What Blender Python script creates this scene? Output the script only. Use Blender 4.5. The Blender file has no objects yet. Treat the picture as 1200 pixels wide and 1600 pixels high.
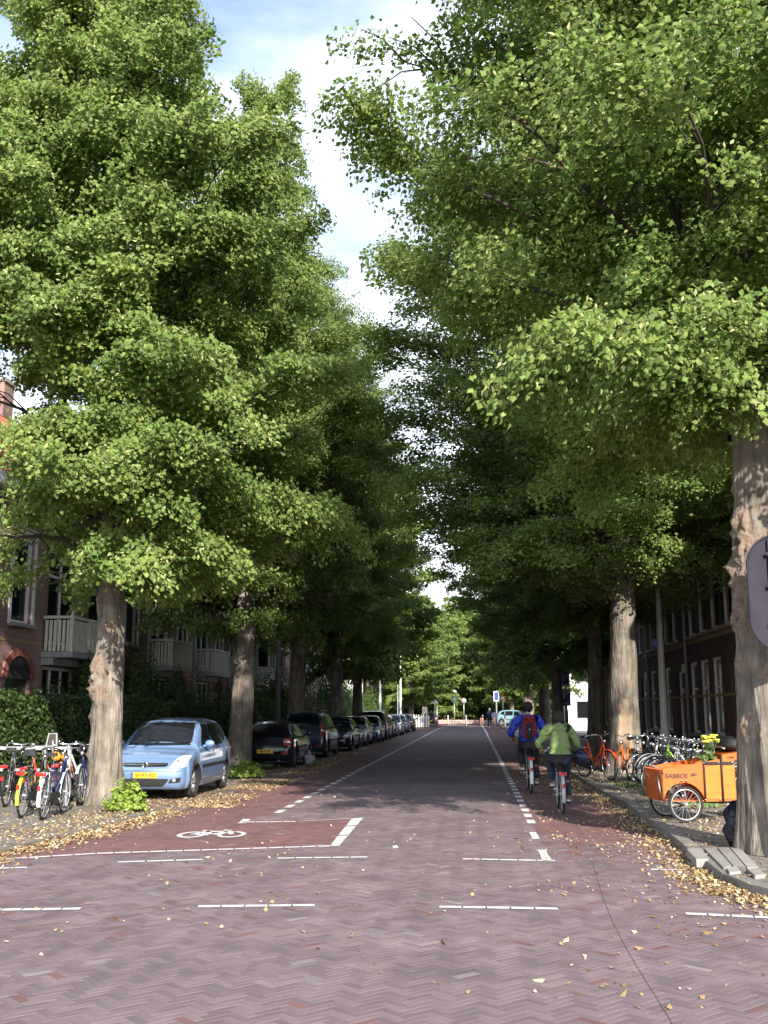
import bpy, bmesh, math, random
import numpy as np
from mathutils import Vector, Matrix, noise
from mathutils.bvhtree import BVHTree
R = math.radians
rng = np.random.default_rng(7)
random.seed(7)
S = bpy.context.scene
# ---------------------------------------------------------------- camera, sky, sun, exposure
F, H = 1650.0, 1.75
PITCH = math.atan(309/F); YAW = math.atan(142/F*math.cos(PITCH))
cam = bpy.data.objects.new('camera', bpy.data.cameras.new('camera')); S.collection.objects.link(cam)
cam.location = (0, 0, H); cam.rotation_euler = (math.pi/2+PITCH, 0, YAW)
cam.data.sensor_fit = 'VERTICAL'; cam.data.sensor_height = 36; cam.data.lens = F/1600*36
cam.data.clip_start = .05; cam.data.clip_end = 3000
S.camera = cam; S.render.resolution_x = 768; S.render.resolution_y = 1024
SUN_EL, SUN_AZ = R(27), math.atan2(-.95, .31)      # direction towards the sun, seen from above
sd = Vector((math.cos(SUN_EL)*math.cos(SUN_AZ), math.cos(SUN_EL)*math.sin(SUN_AZ), math.sin(SUN_EL)))
sl = bpy.data.lights.new('sun', 'SUN'); sl.energy = 4.6; sl.angle = R(.5); sl.color = (1, .93, .82)
so = bpy.data.objects.new('sun', sl); S.collection.objects.link(so)
so.rotation_euler = sd.to_track_quat('Z', 'Y').to_euler()
W = bpy.data.worlds.new('World'); S.world = W; W.use_nodes = True
wn = W.node_tree.nodes; wl = W.node_tree.links; wn.clear()
wo = wn.new('ShaderNodeOutputWorld'); bg = wn.new('ShaderNodeBackground')
sky = wn.new('ShaderNodeTexSky'); sky.sky_type = 'NISHITA'; sky.sun_disc = False
sky.sun_elevation = SUN_EL; sky.sun_rotation = math.pi/2-SUN_AZ
sky.air_density = 1.0; sky.dust_density = .6; sky.ozone_density = 2.0
tc = wn.new('ShaderNodeTexCoord'); mp = wn.new('ShaderNodeMapping'); mp.inputs['Scale'].default_value = (1.2, 1.2, 4.2)
mp.inputs['Location'].default_value = (.35, 0, .2)
ns = wn.new('ShaderNodeTexNoise'); ns.inputs['Scale'].default_value = 1.5; ns.inputs['Detail'].default_value = 7; ns.inputs['Roughness'].default_value = .55
sp = wn.new('ShaderNodeSeparateXYZ'); mr = wn.new('ShaderNodeMapRange')
mr.inputs['From Min'].default_value = .72; mr.inputs['From Max'].default_value = .12   # more cloud towards the horizon
mr.inputs['To Min'].default_value = -.14; mr.inputs['To Max'].default_value = .20
ad = wn.new('ShaderNodeMath'); ad.operation = 'ADD'
cr = wn.new('ShaderNodeValToRGB'); cr.color_ramp.elements[0].position = .36; cr.color_ramp.elements[0].color = (.06, .06, .06, 1); cr.color_ramp.elements[1].position = .72
mx = wn.new('ShaderNodeMixRGB'); mx.inputs['Color2'].default_value = (6.6, 6.8, 7.1, 1)
wl.new(tc.outputs['Generated'], mp.inputs[0]); wl.new(mp.outputs[0], ns.inputs['Vector'])
wl.new(tc.outputs['Generated'], sp.inputs[0]); wl.new(sp.outputs['Z'], mr.inputs['Value'])
wl.new(ns.outputs['Fac'], ad.inputs[0]); wl.new(mr.outputs[0], ad.inputs[1]); wl.new(ad.outputs[0], cr.inputs[0])
wl.new(cr.outputs['Color'], mx.inputs['Fac']); wl.new(sky.outputs[0], mx.inputs['Color1'])
wl.new(mx.outputs[0], bg.inputs['Color']); bg.inputs['Strength'].default_value = .14; wl.new(bg.outputs[0], wo.inputs[0])
S.view_settings.view_transform = 'Standard'; S.view_settings.look = 'None'
S.view_settings.exposure = 1.15; S.view_settings.gamma = 1
S.cycles.max_bounces = 6; S.cycles.transparent_max_bounces = 8
try: S.cycles.use_denoising = True
except Exception: pass

# ---------------------------------------------------------------- picture measurements -> places
cF = Vector((-math.sin(YAW)*math.cos(PITCH), math.cos(YAW)*math.cos(PITCH), math.sin(PITCH)))
cR = Vector((math.cos(YAW), math.sin(YAW), 0)); cU = cR.cross(cF)
def ray(px, py): return cF + cR*((px-600)/F) + cU*((800-py)/F)
def G(px, py, z=0.):
    d = ray(px, py); t = (z-H)/d.z; return Vector((d.x*t, d.y*t, z))
def P(px, py, Y):
    d = ray(px, py); t = Y/d.y; return Vector((d.x*t, Y, H+d.z*t))
def PXX(px, py, X):
    d = ray(px, py); t = X/d.x; return Vector((X, d.y*t, H+d.z*t))

# ---------------------------------------------------------------- materials
MATS = {}
def mat(name, col, rough=.7, metal=0., var=.12, nscale=6., bump=0., bscale=None, spec=.5, col2=None, coat=0., trans=0., island=0., stretch=(1, 1, 1), bdist=.02, detail=5, mottle=0.):
    if name in MATS: return MATS[name]
    m = bpy.data.materials.new(name); m.use_nodes = True; MATS[name] = m
    n = m.node_tree.nodes; l = m.node_tree.links; b = n['Principled BSDF']
    b.inputs['Roughness'].default_value = rough; b.inputs['Metallic'].default_value = metal
    b.inputs['Specular IOR Level'].default_value = spec; b.inputs['Coat Weight'].default_value = coat
    tcn = n.new('ShaderNodeTexCoord'); mpn = n.new('ShaderNodeMapping'); mpn.inputs['Scale'].default_value = stretch
    l.new(tcn.outputs['Object'], mpn.inputs[0])
    no = n.new('ShaderNodeTexNoise'); no.inputs['Scale'].default_value = nscale; no.inputs['Detail'].default_value = detail
    l.new(mpn.outputs[0], no.inputs['Vector'])
    rp = n.new('ShaderNodeValToRGB'); rp.color_ramp.elements[0].position = .3; rp.color_ramp.elements[1].position = .7
    c = Vector(col[:3]); d = Vector(col2[:3]) if col2 else None
    a0 = c*(1-var) if d is None else c; a1 = c*(1+var) if d is None else d
    rp.color_ramp.elements[0].color = (*a0, 1); rp.color_ramp.elements[1].color = (*a1, 1)
    l.new(no.outputs['Fac'], rp.inputs[0]); out = rp.outputs[0]
    if mottle:
        n3 = n.new('ShaderNodeTexNoise'); n3.inputs['Scale'].default_value = 3.1; n3.inputs['Detail'].default_value = 7; l.new(tcn.outputs['Object'], n3.inputs['Vector'])
        m3 = n.new('ShaderNodeMapRange'); m3.inputs['From Min'].default_value = .32; m3.inputs['From Max'].default_value = .68; m3.inputs['To Min'].default_value = 1-mottle; m3.inputs['To Max'].default_value = 1+mottle
        h3 = n.new('ShaderNodeHueSaturation'); l.new(n3.outputs['Fac'], m3.inputs['Value']); l.new(m3.outputs[0], h3.inputs['Value']); l.new(out, h3.inputs['Color']); out = h3.outputs[0]
    if island:
        g = n.new('ShaderNodeNewGeometry'); oi = n.new('ShaderNodeObjectInfo')
        aa = n.new('ShaderNodeMath'); aa.operation = 'ADD'; l.new(g.outputs['Random Per Island'], aa.inputs[0]); l.new(oi.outputs['Random'], aa.inputs[1])
        fr = n.new('ShaderNodeMath'); fr.operation = 'FRACT'; l.new(aa.outputs[0], fr.inputs[0])
        h = n.new('ShaderNodeHueSaturation'); v = n.new('ShaderNodeMapRange'); v.inputs['To Min'].default_value = 1-island; v.inputs['To Max'].default_value = 1+island
        l.new(fr.outputs[0], v.inputs['Value']); l.new(v.outputs[0], h.inputs['Value']); l.new(out, h.inputs['Color'])
        m7 = n.new('ShaderNodeMath'); m7.operation = 'MULTIPLY'; m7.inputs[1].default_value = 7.31; l.new(fr.outputs[0], m7.inputs[0])
        f2 = n.new('ShaderNodeMath'); f2.operation = 'FRACT'; l.new(m7.outputs[0], f2.inputs[0])
        v2 = n.new('ShaderNodeMapRange'); v2.inputs['To Min'].default_value = .5-island*.06; v2.inputs['To Max'].default_value = .5+island*.06
        l.new(f2.outputs[0], v2.inputs['Value']); l.new(v2.outputs[0], h.inputs['Hue']); out = h.outputs[0]
    l.new(out, b.inputs['Base Color'])
    if bump:
        n2 = n.new('ShaderNodeTexNoise'); n2.inputs['Scale'].default_value = bscale or nscale*4; n2.inputs['Detail'].default_value = 6
        l.new(mpn.outputs[0], n2.inputs['Vector'])
        bu = n.new('ShaderNodeBump'); bu.inputs['Strength'].default_value = bump; bu.inputs['Distance'].default_value = bdist
        l.new(n2.outputs['Fac'], bu.inputs['Height']); l.new(bu.outputs[0], b.inputs['Normal'])
    if trans:
        t = n.new('ShaderNodeBsdfTranslucent'); ms = n.new('ShaderNodeMixShader'); ms.inputs[0].default_value = trans
        hh = n.new('ShaderNodeHueSaturation'); hh.inputs['Value'].default_value = 1.5; hh.inputs['Saturation'].default_value = 1.1
        l.new(out, hh.inputs['Color']); l.new(hh.outputs[0], t.inputs[0])
        l.new(b.outputs[0], ms.inputs[1]); l.new(t.outputs[0], ms.inputs[2]); l.new(ms.outputs[0], n['Material Output'].inputs[0])
    return m
def brick_mat(name, c1, c2, mortar, sx=.215, sz=.068, axis='YZ', rot=0., msize=.012, bump=.5, rough=.9, swap=False, stain=.35, offset=.5):
    if name in MATS: return MATS[name]
    m = bpy.data.materials.new(name); m.use_nodes = True; MATS[name] = m
    n = m.node_tree.nodes; l = m.node_tree.links; b = n['Principled BSDF']; b.inputs['Roughness'].default_value = rough
    t = n.new('ShaderNodeTexCoord'); s = n.new('ShaderNodeSeparateXYZ'); c = n.new('ShaderNodeCombineXYZ')
    l.new(t.outputs['Object'], s.inputs[0])
    if axis == 'YZ':      # walls: run along y and (for end walls) x
        ad = n.new('ShaderNodeMath'); ad.operation = 'ADD'; l.new(s.outputs['X'], ad.inputs[0]); l.new(s.outputs['Y'], ad.inputs[1])
        l.new(ad.outputs[0], c.inputs[0]); l.new(s.outputs['Z'], c.inputs[1])
    else: l.new(s.outputs['X'], c.inputs[0]); l.new(s.outputs['Y'], c.inputs[1])
    mpn = n.new('ShaderNodeMapping'); mpn.inputs['Rotation'].default_value = (0, 0, rot); l.new(c.outputs[0], mpn.inputs[0])
    bt = n.new('ShaderNodeTexBrick'); l.new(mpn.outputs[0], bt.inputs['Vector'])
    bt.inputs['Scale'].default_value = 1; bt.inputs['Brick Width'].default_value = sx; bt.inputs['Row Height'].default_value = sz
    bt.inputs['Mortar Size'].default_value = msize/2; bt.offset = offset
    bt.inputs['Color1'].default_value = (*c1, 1); bt.inputs['Color2'].default_value = (*c2, 1); bt.inputs['Mortar'].default_value = (*mortar, 1)
    no = n.new('ShaderNodeTexNoise'); no.inputs['Scale'].default_value = .7; no.inputs['Detail'].default_value = 6; l.new(t.outputs['Object'], no.inputs['Vector'])
    v = n.new('ShaderNodeMapRange'); v.inputs['From Min'].default_value = .3; v.inputs['From Max'].default_value = .7
    v.inputs['To Min'].default_value = 1-stain; v.inputs['To Max'].default_value = 1+stain
    l.new(no.outputs['Fac'], v.inputs['Value']); hs = n.new('ShaderNodeHueSaturation'); l.new(v.outputs[0], hs.inputs['Value'])
    l.new(bt.outputs['Color'], hs.inputs['Color']); l.new(hs.outputs[0], b.inputs['Base Color'])
    bu = n.new('ShaderNodeBump'); bu.inputs['Strength'].default_value = bump; bu.inputs['Distance'].default_value = .01; bu.invert = True
    l.new(bt.outputs['Fac'], bu.inputs['Height']); l.new(bu.outputs[0], b.inputs['Normal'])
    return m

# ---------------------------------------------------------------- mesh building
class MB:
    def __init__(s): s.v = []; s.f = []; s.m = []; s.cm = 0; s.sm = []; s.smooth = False
    def add(s, vs, fs):
        o = len(s.v); s.v.extend([tuple(x) for x in vs])
        for f in fs: s.f.append(tuple(i+o for i in f)); s.m.append(s.cm); s.sm.append(s.smooth)
    def box(s, c, d, rot=None, taper=1.):
        x, y, z = d[0]/2, d[1]/2, d[2]/2
        vs = [Vector((i*x*(taper if k > 0 else 1), j*y*(taper if k > 0 else 1), k*z)) for k in (-1, 1) for j in (-1, 1) for i in (-1, 1)]
        if rot is not None: vs = [rot @ v for v in vs]
        c = Vector(c); s.add([v+c for v in vs], [(0, 2, 3, 1), (4, 5, 7, 6), (0, 1, 5, 4), (2, 6, 7, 3), (0, 4, 6, 2), (1, 3, 7, 5)]); return s
    def bx(s, a, b):
        a = Vector(a); b = Vector(b); return s.box((a+b)/2, [abs(t) for t in (b-a)])
    def tube(s, pts, r, n=8, cap=True, closed=False):
        pts = [Vector(p) for p in pts]; k = len(pts); rs = r if isinstance(r, (list, tuple)) else [r]*k
        vs = []; up = Vector((0, 0, 1)); last = None
        for i, p in enumerate(pts):
            if closed: t = pts[(i+1) % k]-pts[i-1]
            else: t = pts[min(i+1, k-1)]-pts[max(i-1, 0)]
            if t.length < 1e-9: t = Vector((0, 0, 1))
            t.normalize()
            if last is None:
                a = t.cross(up) if abs(t.z) < .95 else t.cross(Vector((1, 0, 0)))
            else: a = last - t*last.dot(t)
            if a.length < 1e-6: a = t.orthogonal()
            a.normalize(); last = a; b = t.cross(a)
            for j in range(n):
                w = 2*math.pi*j/n; vs.append(p+(a*math.cos(w)+b*math.sin(w))*rs[i])
        fs = []
        for i in range(k if closed else k-1):
            i2 = (i+1) % k
            for j in range(n): fs.append((i*n+j, i*n+(j+1) % n, i2*n+(j+1) % n, i2*n+j))
        if cap and not closed: fs.append(tuple(range(n-1, -1, -1))); fs.append(tuple((k-1)*n+j for j in range(n)))
        sm = s.smooth; s.smooth = True; s.add(vs, fs); s.smooth = sm; return s
    def ring(s, c, rad, r, axis='y', n=28, m=6, a0=0, a1=2*math.pi, sq=1.):
        full = abs(a1-a0) > 6.28; k = n if full else n+1; pts = []
        for i in range(k):
            w = a0+(a1-a0)*i/n; u, v = rad*math.cos(w), rad*math.sin(w)
            pts.append(Vector(c)+{'y': Vector((u, 0, v)), 'x': Vector((0, u, v)), 'z': Vector((u, v, 0))}[axis])
        return s.tube(pts, r, m, closed=full)
    def cyl(s, a, b, r, n=12, r2=None): return s.tube([a, b], [r, r if r2 is None else r2], n)
    def prism(s, poly, z0, z1, f=lambda u, v, w: (u, v, w)):
        n = len(poly); vs = [f(u, v, z0) for u, v in poly]+[f(u, v, z1) for u, v in poly]
        s.add(vs, [tuple(range(n-1, -1, -1)), tuple(range(n, 2*n))]+[(i, (i+1) % n, n+(i+1) % n, n+i) for i in range(n)]); return s
    def ball(s, c, r, n=10, m=7, sc=(1, 1, 1), jit=0):
        vs = []; c = Vector(c)
        for i in range(m+1):
            t = math.pi*i/m
            for j in range(n):
                w = 2*math.pi*j/n; q = 1+jit*(noise.noise(Vector((math.cos(w)*2, math.sin(w)*2, t*2))+c*3))
                vs.append(c+Vector((math.sin(t)*math.cos(w)*sc[0], math.sin(t)*math.sin(w)*sc[1], math.cos(t)*sc[2]))*r*q)
        sm = s.smooth; s.smooth = True
        s.add(vs, [(i*n+j, (i+1)*n+j, (i+1)*n+(j+1) % n, i*n+(j+1) % n) for i in range(m) for j in range(n)]); s.smooth = sm; return s
    def mesh(s, name, mats):
        me = bpy.data.meshes.new(name); me.from_pydata(s.v, [], s.f)
        for q in (mats if isinstance(mats, (list, tuple)) else [mats]): me.materials.append(q)
        me.polygons.foreach_set('material_index', s.m); me.polygons.foreach_set('use_smooth', s.sm); me.update(); return me
    def build(s, name, mats, parent=None, loc=None, kind=None):
        return link(name, s.mesh(name, mats), parent, loc, kind)
def link(name, me, parent=None, loc=None, kind=None, rz=0):
    o = bpy.data.objects.new(name, me); S.collection.objects.link(o)
    if parent is not None: o.parent = parent
    if loc is not None: o.location = loc
    if rz: o.rotation_euler.z = rz
    if kind: o['kind'] = kind
    return o
def tag(o, label=None, cat=None, group=None, kind=None):
    for k, v in (('label', label), ('category', cat), ('group', group), ('kind', kind)):
        if v: o[k] = v
    return o
def thing(name, loc, label, cat, group=None, rz=0., sc=1.):
    o = bpy.data.objects.new(name, None); S.collection.objects.link(o); o.location = loc; o.rotation_euler.z = rz
    o.scale = (sc, sc, sc) if not isinstance(sc, tuple) else sc; o.empty_display_size = .2
    return tag(o, label, cat, group)
def copy_tree(o, parent=None):
    c = o.copy(); S.collection.objects.link(c); c.parent = parent
    for ch in o.children: copy_tree(ch, c)
    return c
def fastmesh(name, V, Fq, mats, mi=None, smooth=False):
    me = bpy.data.meshes.new(name); V = np.ascontiguousarray(V, dtype=np.float32); Fq = np.ascontiguousarray(Fq, dtype=np.int32)
    n, k = Fq.shape
    me.vertices.add(len(V)); me.vertices.foreach_set('co', V.ravel())
    me.loops.add(n*k); me.loops.foreach_set('vertex_index', Fq.ravel())
    me.polygons.add(n); me.polygons.foreach_set('loop_start', np.arange(n, dtype=np.int32)*k)
    try: me.polygons.foreach_set('loop_total', np.full(n, k, dtype=np.int32))
    except Exception: pass
    for q in (mats if isinstance(mats, (list, tuple)) else [mats]): me.materials.append(q)
    if mi is not None: me.polygons.foreach_set('material_index', np.ascontiguousarray(mi, dtype=np.int32))
    me.polygons.foreach_set('use_smooth', np.full(n, bool(smooth)))
    me.update(calc_edges=True); me.validate(); return me
def text_mesh(txt, size, m, extrude=.002, bold=.0, squeeze=1.):
    c = bpy.data.curves.new('lettering', 'FONT'); c.body = txt; c.size = size; c.extrude = extrude; c.offset = bold
    c.align_x = 'CENTER'; c.align_y = 'CENTER'; c.resolution_u = 3
    o = bpy.data.objects.new('lettering', c); S.collection.objects.link(o); o.scale.x = squeeze
    dg = bpy.context.evaluated_depsgraph_get(); dg.update(); me = bpy.data.meshes.new_from_object(o.evaluated_get(dg)); me.name = 'lettering'
    bpy.data.objects.remove(o); me.materials.clear(); me.materials.append(m); return me

# ---------------------------------------------------------------- common materials
m_white = mat('white_paint', (.78, .77, .74), .5, var=.05)
m_cream = mat('cream_paint', (.66, .62, .52), .55, var=.06)
m_black = mat('black_rubber', (.02, .02, .021), .75)
m_blackgloss = mat('black_enamel', (.018, .018, .02), .3)
m_glass = mat('dark_glass', (.010, .012, .014), .10, spec=.2, var=.02)
m_chrome = mat('chrome', (.75, .75, .76), .22, metal=1, var=.03)
m_steel = mat('galvanised_steel', (.52, .53, .55), .42, metal=.6, var=.1, nscale=20)
m_alu = mat('alloy', (.6, .61, .63), .32, metal=.85, var=.04)
m_red = mat('red_plastic', (.45, .015, .012), .3, var=.05)
m_yellow = mat('yellow_plate', (.78, .50, .03), .45, var=.03)
m_ink = mat('black_ink', (.015, .015, .015), .6)
m_lens = mat('clear_lens', (.70, .73, .76), .1, metal=.35, var=.1, nscale=30, coat=.6)
# ================================================================ GROUND
m_soil = mat('bare_ground', (.10, .085, .06), .95, col2=(.16, .13, .10), nscale=3, bump=.4)
m_joint = mat('joint_sand', (.062, .055, .045), .95, col2=(.085, .09, .045), nscale=2.5)
m_brick = mat('grey_violet_clinker', (.138, .100, .112), .75, col2=(.192, .143, .153), nscale=1.1, bump=.15, bscale=60, island=.17, mottle=.13)
m_brickpale = mat('pale_grey_clinker', (.20, .175, .18), .75, col2=(.235, .205, .20), nscale=4, island=.15)
m_brickred = mat('red_clinker', (.14, .072, .073), .78, col2=(.18, .092, .09), nscale=1.1, bump=.15, bscale=60, island=.15)
m_wmark = mat('worn_road_paint', (.74, .73, .74), .6, col2=(.52, .50, .50), nscale=9, detail=8)
m_kerb = mat('kerb_concrete', (.16, .148, .137), .85, col2=(.21, .195, .18), nscale=5, bump=.25)
m_tilegrey = mat('grey_paving', (.23, .215, .20), .88, col2=(.33, .31, .28), nscale=2, bump=.2, island=.15)
m_roadfar = brick_mat('clinker_road', (.14, .10, .107), (.17, .12, .125), (.09, .07, .07), .205, .07, 'XY', R(45), stain=.22, bump=.25)
m_lanefar = brick_mat('clinker_lane', (.14, .072, .073), (.17, .088, .086), (.09, .06, .056), .205, .07, 'XY', R(45), stain=.22, bump=.25)
m_pavefar = brick_mat('pavement_tiles', (.15, .13, .115), (.19, .165, .145), (.08, .07, .06), .30, .30, 'XY', 0, stain=.3, bump=.3)
m_bay = brick_mat('bay_bricks', (.16, .12, .105), (.20, .15, .13), (.09, .07, .06), .205, .07, 'XY', 0, stain=.3, bump=.3)
def sheet(name, poly, z, m, kind='structure', parent=None):
    b = MB(); b.add([(x, y, z) for x, y in poly], [tuple(range(len(poly)))]); return b.build(name, m, parent, kind=kind)
def slab(name, poly, z0, z1, m, kind='structure', parent=None):
    b = MB(); b.prism(poly, z0, z1); return b.build(name, m, parent, kind=kind)
sheet('ground', [(-900, -300), (900, -300), (900, 1500), (-900, 1500)], -.06, m_soil)
YB0, YB1 = 5.6, 26.0                                # bricks laid as geometry between these distances
LC, RC = -5.15, 2.55                                # kerb lines of the street
DL, DR = -3.42, .86                                 # lane lines
road = sheet('road', [(-30, -12), (30, -12), (30, YB1), (-30, YB1)], -.0022, m_joint)
sheet('road', [(-30, YB1), (30, YB1), (30, 136), (-30, 136)], 0, m_roadfar)
road_near = road
# left cycle lane begins at the raised line, the right one further up the street
lane_l = [tuple(G(0, 1343)[:2]), tuple(G(518, 1322)[:2]), tuple(G(560, 1279)[:2]), tuple(G(385, 1283)[:2]), (DL, 19.2)]
sheet('cycle_lane', [(LC-.1, YB1), (DL, YB1), (DL, 131), (LC-.1, 131)], .004, m_lanefar)
sheet('cycle_lane', [(DR, YB1), (RC, YB1), (RC, 128), (DR, 128)], .004, m_lanefar)
def inpoly(X, Y, poly):
    c = np.zeros(X.shape, bool); n = len(poly)
    for i in range(n):
        x1, y1 = poly[i]; x2, y2 = poly[(i+1) % n]
        k = ((y1 > Y) != (y2 > Y)) & (X < (x2-x1)*(Y-y1)/((y2-y1) or 1e-9)+x1); c ^= k
    return c
r1x, r1y = G(1208, 1330, .11)[:2]; l1x, l1y = G(168, 1256, .07)[:2]
# --- pavements (raised), with kerbs
ZP = .11
KL = [G(-260, 1400), G(-120, 1368), G(0, 1336), G(60, 1321), G(120, 1306), G(180, 1291), G(225, 1279), G(243, 1271)]   # near left kerb line (curving)
KL = [Vector((p.x, p.y)) for p in KL]
KL += [Vector((-5.45, KL[-1].y+.35)), Vector((-6.0, KL[-1].y+.55))]
KRp = [(930, 1235), (975, 1262), (1010, 1288), (1045, 1315), (1070, 1336), (1095, 1356), (1130, 1384), (1175, 1403), (1230, 1418), (1330, 1436)]
KR = [Vector(G(*p)[:2]) for p in KRp]
KR[0].x = RC
polyL = [(-30, KL[0].y-1.5)]+[tuple(p) for p in KL]+[(-7.25, KL[-1].y+.05), (-7.25, 128), (-30, 128)]
pave_l = slab('pavement', polyL, -.05, .063, m_pavefar)
polyR = [(RC, 128)]+[tuple(p) for p in KR]+[(30, KR[-1].y-2), (30, 128)]
pave_r = slab('pavement', polyR[::-1], -.05, ZP-.007, m_pavefar)
bay = sheet('parking_strip', [(-7.25, KL[-1].y+.0), (LC, KL[-1].y-.2), (LC, 128), (-7.25, 128)], .008, m_bay)
def kerbline(pts, z, w, side, par_name='kerb'):
    b = MB(); root = None; out = []
    P2 = []
    for i in range(len(pts)-1):
        a, c = Vector(pts[i]), Vector(pts[i+1]); L = (c-a).length; k = max(1, round(L/1.0))
        for j in range(k): P2.append((a.lerp(c, j/k), a.lerp(c, (j+1)/k)))
    return P2
def build_kerb(pts, ztop, w, side):
    segs = kerbline(pts, ztop, w, side); me = None
    root = bpy.data.objects.new('kerb', None); S.collection.objects.link(root); root['kind'] = 'structure'
    for i, (a, c) in enumerate(segs):
        d = (c-a); L = d.length; d.normalize(); nrm = Vector((-d.y, d.x))*side; mid = (a+c)/2+nrm*w/2
        b = MB(); dz = random.uniform(-.004, .004)
        b.box((0, 0, (ztop+dz-.06)/2), (L-.012, w, ztop+dz+.06))
        o = b.build('kerb_stone', m_kerb, root, (mid.x, mid.y, 0)); o.rotation_euler.z = math.atan2(d.y, d.x)+random.uniform(-.004, .004)
build_kerb(KL, .078, .14, 1)
build_kerb([Vector((RC, y)) for y in (80, 60, 45, 36, 28)]+KR, ZP+.012, .16, 1)
build_kerb([Vector((-7.25, y)) for y in (KL[-1].y+.5, 30, 45, 60)], .078, .12, 1)
# --- ramp slabs on the right kerb
slabs = [[(1073, 1328), (1097, 1327), (1107, 1344), (1088, 1344)], [(1100, 1327), (1118, 1326), (1143, 1354), (1131, 1358)],
         [(1121, 1326), (1139, 1326), (1166, 1358), (1146, 1355)], [(1141, 1326), (1155, 1326), (1185, 1357), (1168, 1358)],
         [(1168, 1360), (1184, 1358), (1196, 1368), (1180, 1370)], [(1136, 1359), (1150, 1356), (1158, 1364), (1140, 1366)]]
for q in slabs:
    b = MB(); pts = [G(x, y, .128) for x, y in q]; b.prism([(p.x, p.y) for p in pts][::-1], .05, .14+random.uniform(0, .008))
    b.build('paving_slab', m_tilegrey, road_near)
# --- herringbone bricks
# --- square concrete tiles of the two near pavements
m_tile30 = mat('concrete_tile', (.135, .118, .105), .9, col2=(.20, .178, .16), nscale=5, island=.16, bump=.3)
tb = MB(); L_, c_, h_ = .146, .004, .02
tb.add([(-L_, -L_, -h_), (L_, -L_, -h_), (L_, L_, -h_), (-L_, L_, -h_), (-L_, -L_, -c_), (L_, -L_, -c_), (L_, L_, -c_), (-L_, L_, -c_), (-L_+c_, -L_+c_, 0), (L_-c_, -L_+c_, 0), (L_-c_, L_-c_, 0), (-L_+c_, L_-c_, 0)],
       [(0, 1, 5, 4), (1, 2, 6, 5), (2, 3, 7, 6), (3, 0, 4, 7), (4, 5, 9, 8), (5, 6, 10, 9), (6, 7, 11, 10), (7, 4, 8, 11), (8, 9, 10, 11)])
tile_me = tb.mesh('paving_tile', m_tile30)
for par, poly, x0, x1, y0_, z_ in ((pave_r, polyR, 2.55, 7.2, 12.0, ZP), (pave_l, polyL, -9.4, -5.0, 13.6, .07)):
    P_ = [tuple(p) for p in poly]; cells = [(x0+.15+.3*i+(.15 if j % 2 else 0), y0_+.3*j) for j in range(46) for i in range(int((x1-x0)/.3))]
    ok = []
    for x, y in cells:
        q = inpoly(np.array([x-.2, x+.2, x-.2, x+.2]), np.array([y-.2, y-.2, y+.2, y+.2]), P_)
        in_frame = abs((x*math.cos(YAW)+y*math.sin(YAW))/(y*math.cos(YAW)-x*math.sin(YAW))) < .38
        if q.all() and in_frame and (x-r1x)**2+(y-r1y)**2 > .36 and (x-l1x)**2+(y-l1y)**2 > .4: ok.append((x, y))
    rb = MB()
    for k, (x, y) in enumerate(ok):
        dz = random.uniform(-.003, .001)
        if k < 290:
            o = link('paving_tile', tile_me, par, (x, y, z_+dz), rz=random.uniform(-.01, .01)); o.rotation_euler.x = random.uniform(-.01, .01); o.rotation_euler.y = random.uniform(-.01, .01)
        else: rb.box((x, y, z_-.01+dz), (.292, .292, .02))
    if rb.v: rb.build('paving_tiles', m_tile30, par, kind='stuff')
bw, bl = .068, .205                                 # width and length of a stone with its joint
bricks = []
N = 420
ii, jj = np.meshgrid(np.arange(-N, N), np.arange(-N, N))
# herringbone (3:1) on a unit grid of bw cells: horizontal at diag steps, vertical next to it
q = 3
k = (ii-jj) % (2*q)
hx = ii[k == 0]*bw; hy = jj[k == 0]*bw              # a brick lying along u starts here
vx = ii[k == q]*bw; vy = jj[k == q]*bw              # one standing along v starts here
cu = np.concatenate([hx+bl/2*0+1.5*bw, vx+.5*bw]); cv = np.concatenate([hy+.5*bw, vy-.5*bw*1+bw*0])
hor = np.concatenate([np.ones(len(hx), bool), np.zeros(len(vx), bool)])
cv = np.where(hor, np.concatenate([hy+.5*bw, vy*0])[:], np.concatenate([hy*0, vy-.5*bw]))
c45 = math.cos(R(45)); bX = (cu-cv)*c45-1.0; bY = (cu+cv)*c45+14
ang = np.where(hor, R(45), R(135))
d = np.maximum(bY, 1)
vis = (bY > YB0) & (bY < YB1) & (bX > -.60*bY-.6) & (bX < .40*bY+.6)
PL = [tuple(p) for p in polyL]; PR = [tuple(p) for p in polyR]
vis &= ~inpoly(bX, bY, PL) & ~inpoly(bX, bY, PR) & ~((bX < LC-.02) & (bX > -7.3) & (bY > KL[-1].y-.2))
bX, bY, ang = bX[vis], bY[vis], ang[vis]
red = inpoly(bX, bY, [tuple(G(0, 1343)[:2]), tuple(G(518, 1322)[:2]), tuple(G(560, 1279)[:2]), tuple(G(385, 1283)[:2]), (DL, 19.0), (DL, 40), (LC-.2, 40), (LC-.2, 20), (-9, 14)])
fade = np.clip((bY-13.2)/3.0, 0, 1)
red |= (bX > DR) & (rng.random(len(bX)) < fade)
# repaired patches of redder stones in the violet field
pn = np.array([noise.noise(Vector((x*.35, y*.35, 3))) for x, y in zip(bX, bY)])
red |= rng.random(len(bX)) < .03; red |= (pn > .28) & (bY > 11) & (rng.random(len(bX)) < .22)
order = np.argsort(bY); near = order[:]
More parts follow.
